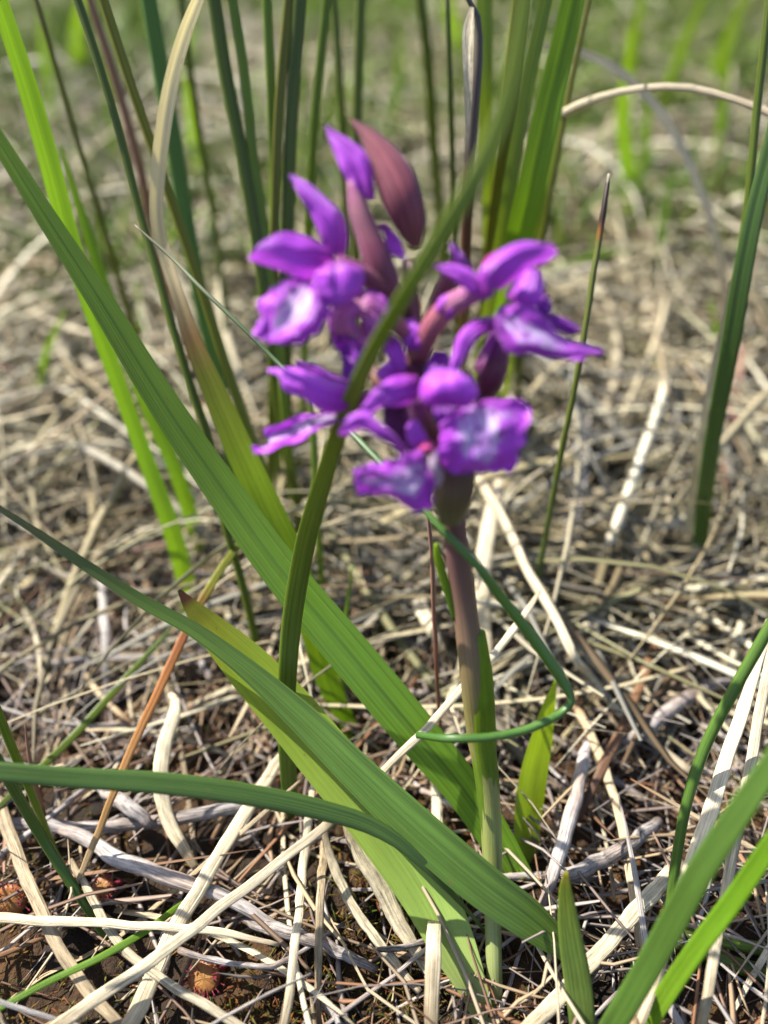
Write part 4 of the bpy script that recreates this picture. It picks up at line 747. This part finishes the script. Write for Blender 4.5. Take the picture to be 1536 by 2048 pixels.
tones = [('straw', 'cream'), ('tan', 'tan'), ('grey', 'grey'), ('brown', 'brown')]
def litter_straw(y, x, L, wd, h0, spread=.8, kinks=(0, 0, 0, .5, -.7), keep=(6, 4, 3, 1.5)):
    m, word = random.choices(tones, keep)[0]
    P = lying(x, y, L, h0, 12, spread, kink=random.choice(kinks))
    if P[:, 1].min() > .0 and abs(x) < .05 and P[:, 2].max() > .032 and y < .2: return 0
    q = [pix(p * (1 - f_) + r_ * f_) for p, r_ in zip(P[:-1], P[1:]) for f_ in (0, .33, .66)]
    if y < .09: wd = min(wd, .0013)
    if any(1045 < a < 1190 and 1450 < b_ < 2060 for a, b_ in q): return 0
    if y < .1 and x < .012 and random.random() < .55: return 0            # open peat on the sundew side
    if any(925 < a < 1045 and 1620 < b_ < 2060 for a, b_ in q): return 0
    if not any(-10 < a < 1546 and -10 < b_ < 2058 for a, b_ in q): return 0
    V, F, UV = strip_arrays(P, wd * np.clip(np.minimum(np.linspace(.7, 4, 12), np.linspace(4, .25, 12)), 0, 1), random.choice((.25, .35, .6)), .12, 7, random.gauss(0, .6), random.gauss(0, .8), (0, 0, 1))
    o = mesh_obj('dry_straw', V, F, UV, M[m], origin=P[0])
    size = 'hair thin' if wd < .0009 else 'thin' if wd < .0013 else 'stout' if wd < .0022 else 'broad'
    describe(o, P, f'{size} {word}', 'straw', 'straw'); return 1
count = 0
while count < 165:
    y = random.uniform(-.005, .25); x = random.uniform(-1, 1) * in_view(y, .01)
    count += litter_straw(y, x, random.uniform(.035, .085), random.choice((.0006, .0008, .001, .0013, .0018)), hgt(x, y) + random.uniform(.001, .009) * (1 + y * 2.5))
count = 0
while count < 70:                                            # broader dead leaves further off
    y = random.uniform(.16, .48); x = random.uniform(-1, 1) * in_view(y, .0)
    if -.02 < x < .02 and y < .22: continue
    count += litter_straw(y, x, random.uniform(.07, .17), random.choice((.001, .0014, .002, .0026)), hgt(x, y) + random.uniform(.004, .024), 1.8, (0, .6, -.8, 1.2), (8, 4, 2, 1))
count = 0
while count < 30:                                            # long dry stems that arch over the mat
    y = random.uniform(.15, .5); x = random.uniform(-.5, 1) * in_view(y, .02)
    if -.03 < x < .03 and y < .2: continue
    tl = random.uniform(.7, 1.35); L = random.uniform(.09, .2)
    P = loose_path(x, y, hgt(x, y) - .003, random.uniform(0, 6.28), L, random.gauss(0, .9), tl, 16, tl * random.uniform(1.6, 2.1))
    if P[:, 1].min() < .13: continue
    q = [pix(p) for p in P]
    if sum(0 < a < 1536 and 0 < b_ < 2048 for a, b_ in q) < 9: continue
    wd = random.choice((.0007, .0009, .0012)); m, word = random.choice((('straw', 'cream'), ('straw', 'cream'), ('tan', 'tan')))
    V, F, UV = strip_arrays(P, wd * np.linspace(1.2, .35, 16), .5, .1, 7)
    describe(mesh_obj('dry_straw', V, F, UV, M[m], origin=P[0]), P, 'slender arching ' + word, 'stem', 'straw'); count += 1
count = 0
while count < 60:
    y = random.uniform(.0, .25); x = random.uniform(-.1, 1) * in_view(y, .0) if random.random() < .75 else -random.random() * in_view(y, .0)
    L = random.uniform(.02, .06); wd = random.uniform(.0008, .0019)
    P = lying(x, y, L, hgt(x, y) + random.uniform(.001, .007), 14, .7, kink=random.choice((0, .5, -.5)))
    P += np.array([noise.noise_vector(Vector((count, k * .45, 2))) for k in range(14)]) * .0006
    if not any(0 < a < 1536 and 0 < b_ < 2048 for a, b_ in [pix(p) for p in P]): continue
    V, F, UV = strip_arrays(P, wd * np.linspace(1, .5, 14) * (1 + .25 * np.random.randn(14).clip(-1, 1.6) * .5), .95, 0, 8, 0, 0, (0, 0, 1))
    describe(mesh_obj('twig', V, F, UV, M['twig'], origin=P[0]), P, 'slim grey' if wd < .0013 else 'thick grey', 'twig', 'twig'); count += 1
finish()

# ------------------------------------------------------------------ sundews on the peat
def orb(r, sq, n=14, m=9):
    V, F, U = [], [], []
    for i in range(m):
        a = math.pi * (i + .5) / m
        for j in range(n):
            t = 2 * math.pi * j / n; V.append((r * math.sin(a) * math.cos(t), r * math.sin(a) * math.sin(t), r * sq * math.cos(a))); U.append((j / n, 1 - i / (m - 1)))
    for i in range(m - 1):
        for j in range(n): F.append((i * n + j, i * n + (j + 1) % n, (i + 1) * n + (j + 1) % n, (i + 1) * n + j))
    F.append(tuple(range(n))[::-1]); F.append(tuple((m - 1) * n + j for j in range(n)))
    return np.array(V), F, U
M['sundew'] = petalmat('sundew_leaf', [(0, (.20, .02, .02)), (.5, (.34, .09, .03)), (1, (.45, .22, .06))], .35, tint=(1.2, 1, .6), vein=.12)
M['sundewred'] = petalmat('sundew_hair', [(0, (.35, .03, .05)), (1, (.5, .03, .08))], .3)
for lab, px, py, r, lean in [('orange red sundew leaf with sticky red hairs at the edge of the peat', 22, 1800, .0034, .9), ('dim orange sundew leaf sunk in shade between the lowest straws', 408, 1955, .0032, .5), ('small yellowish sundew leaf on bare peat by the green rush', 205, 1775, .0024, .4)]:
    p = at(px, py, 'g3'); e = bpy.data.objects.new('sundew', None); C.objects.link(e); e.location = (p.x, p.y, hgt(p.x, p.y)); e.empty_display_size = .003
    tag(e, lab, 'sundew', 'sundew leaves on the peat')
    V, F, U = orb(r * .92, .26); rot = np.array(Matrix.Rotation(lean, 3, 'X')); V = V @ rot.T + np.array(p)
    mesh_obj('leaf', V, F, U, M['sundew'], e)
    g = np.array((p.x + .004, p.y + .004, hgt(p.x, p.y) - .001)); V, F, U = strip_arrays(np.linspace(g, np.array(p), 6), np.full(6, .0009), 1, 0, 6)
    mesh_obj('stalk', V, F, U, M['sundewred'], e)
    for k in range(26):
        a = k * 2.399; rr = r * (.45 + .55 * ((k % 7) / 6)); d = np.array((math.cos(a), math.sin(a), .0))
        q0 = d * rr + np.array((0, 0, r * .3)); q1 = q0 + d * r * .38 + np.array((0, 0, r * .28))
        P = np.linspace(q0 @ rot.T + np.array(p), q1 @ rot.T + np.array(p), 5)
        V, F, U = strip_arrays(P, np.array((.00022, .00016, .00014, .0003, .00025)), 1, 0, 5, face=(0, 0, 1))
        mesh_obj('tentacle', V, F, U, M['sundewred'], e)
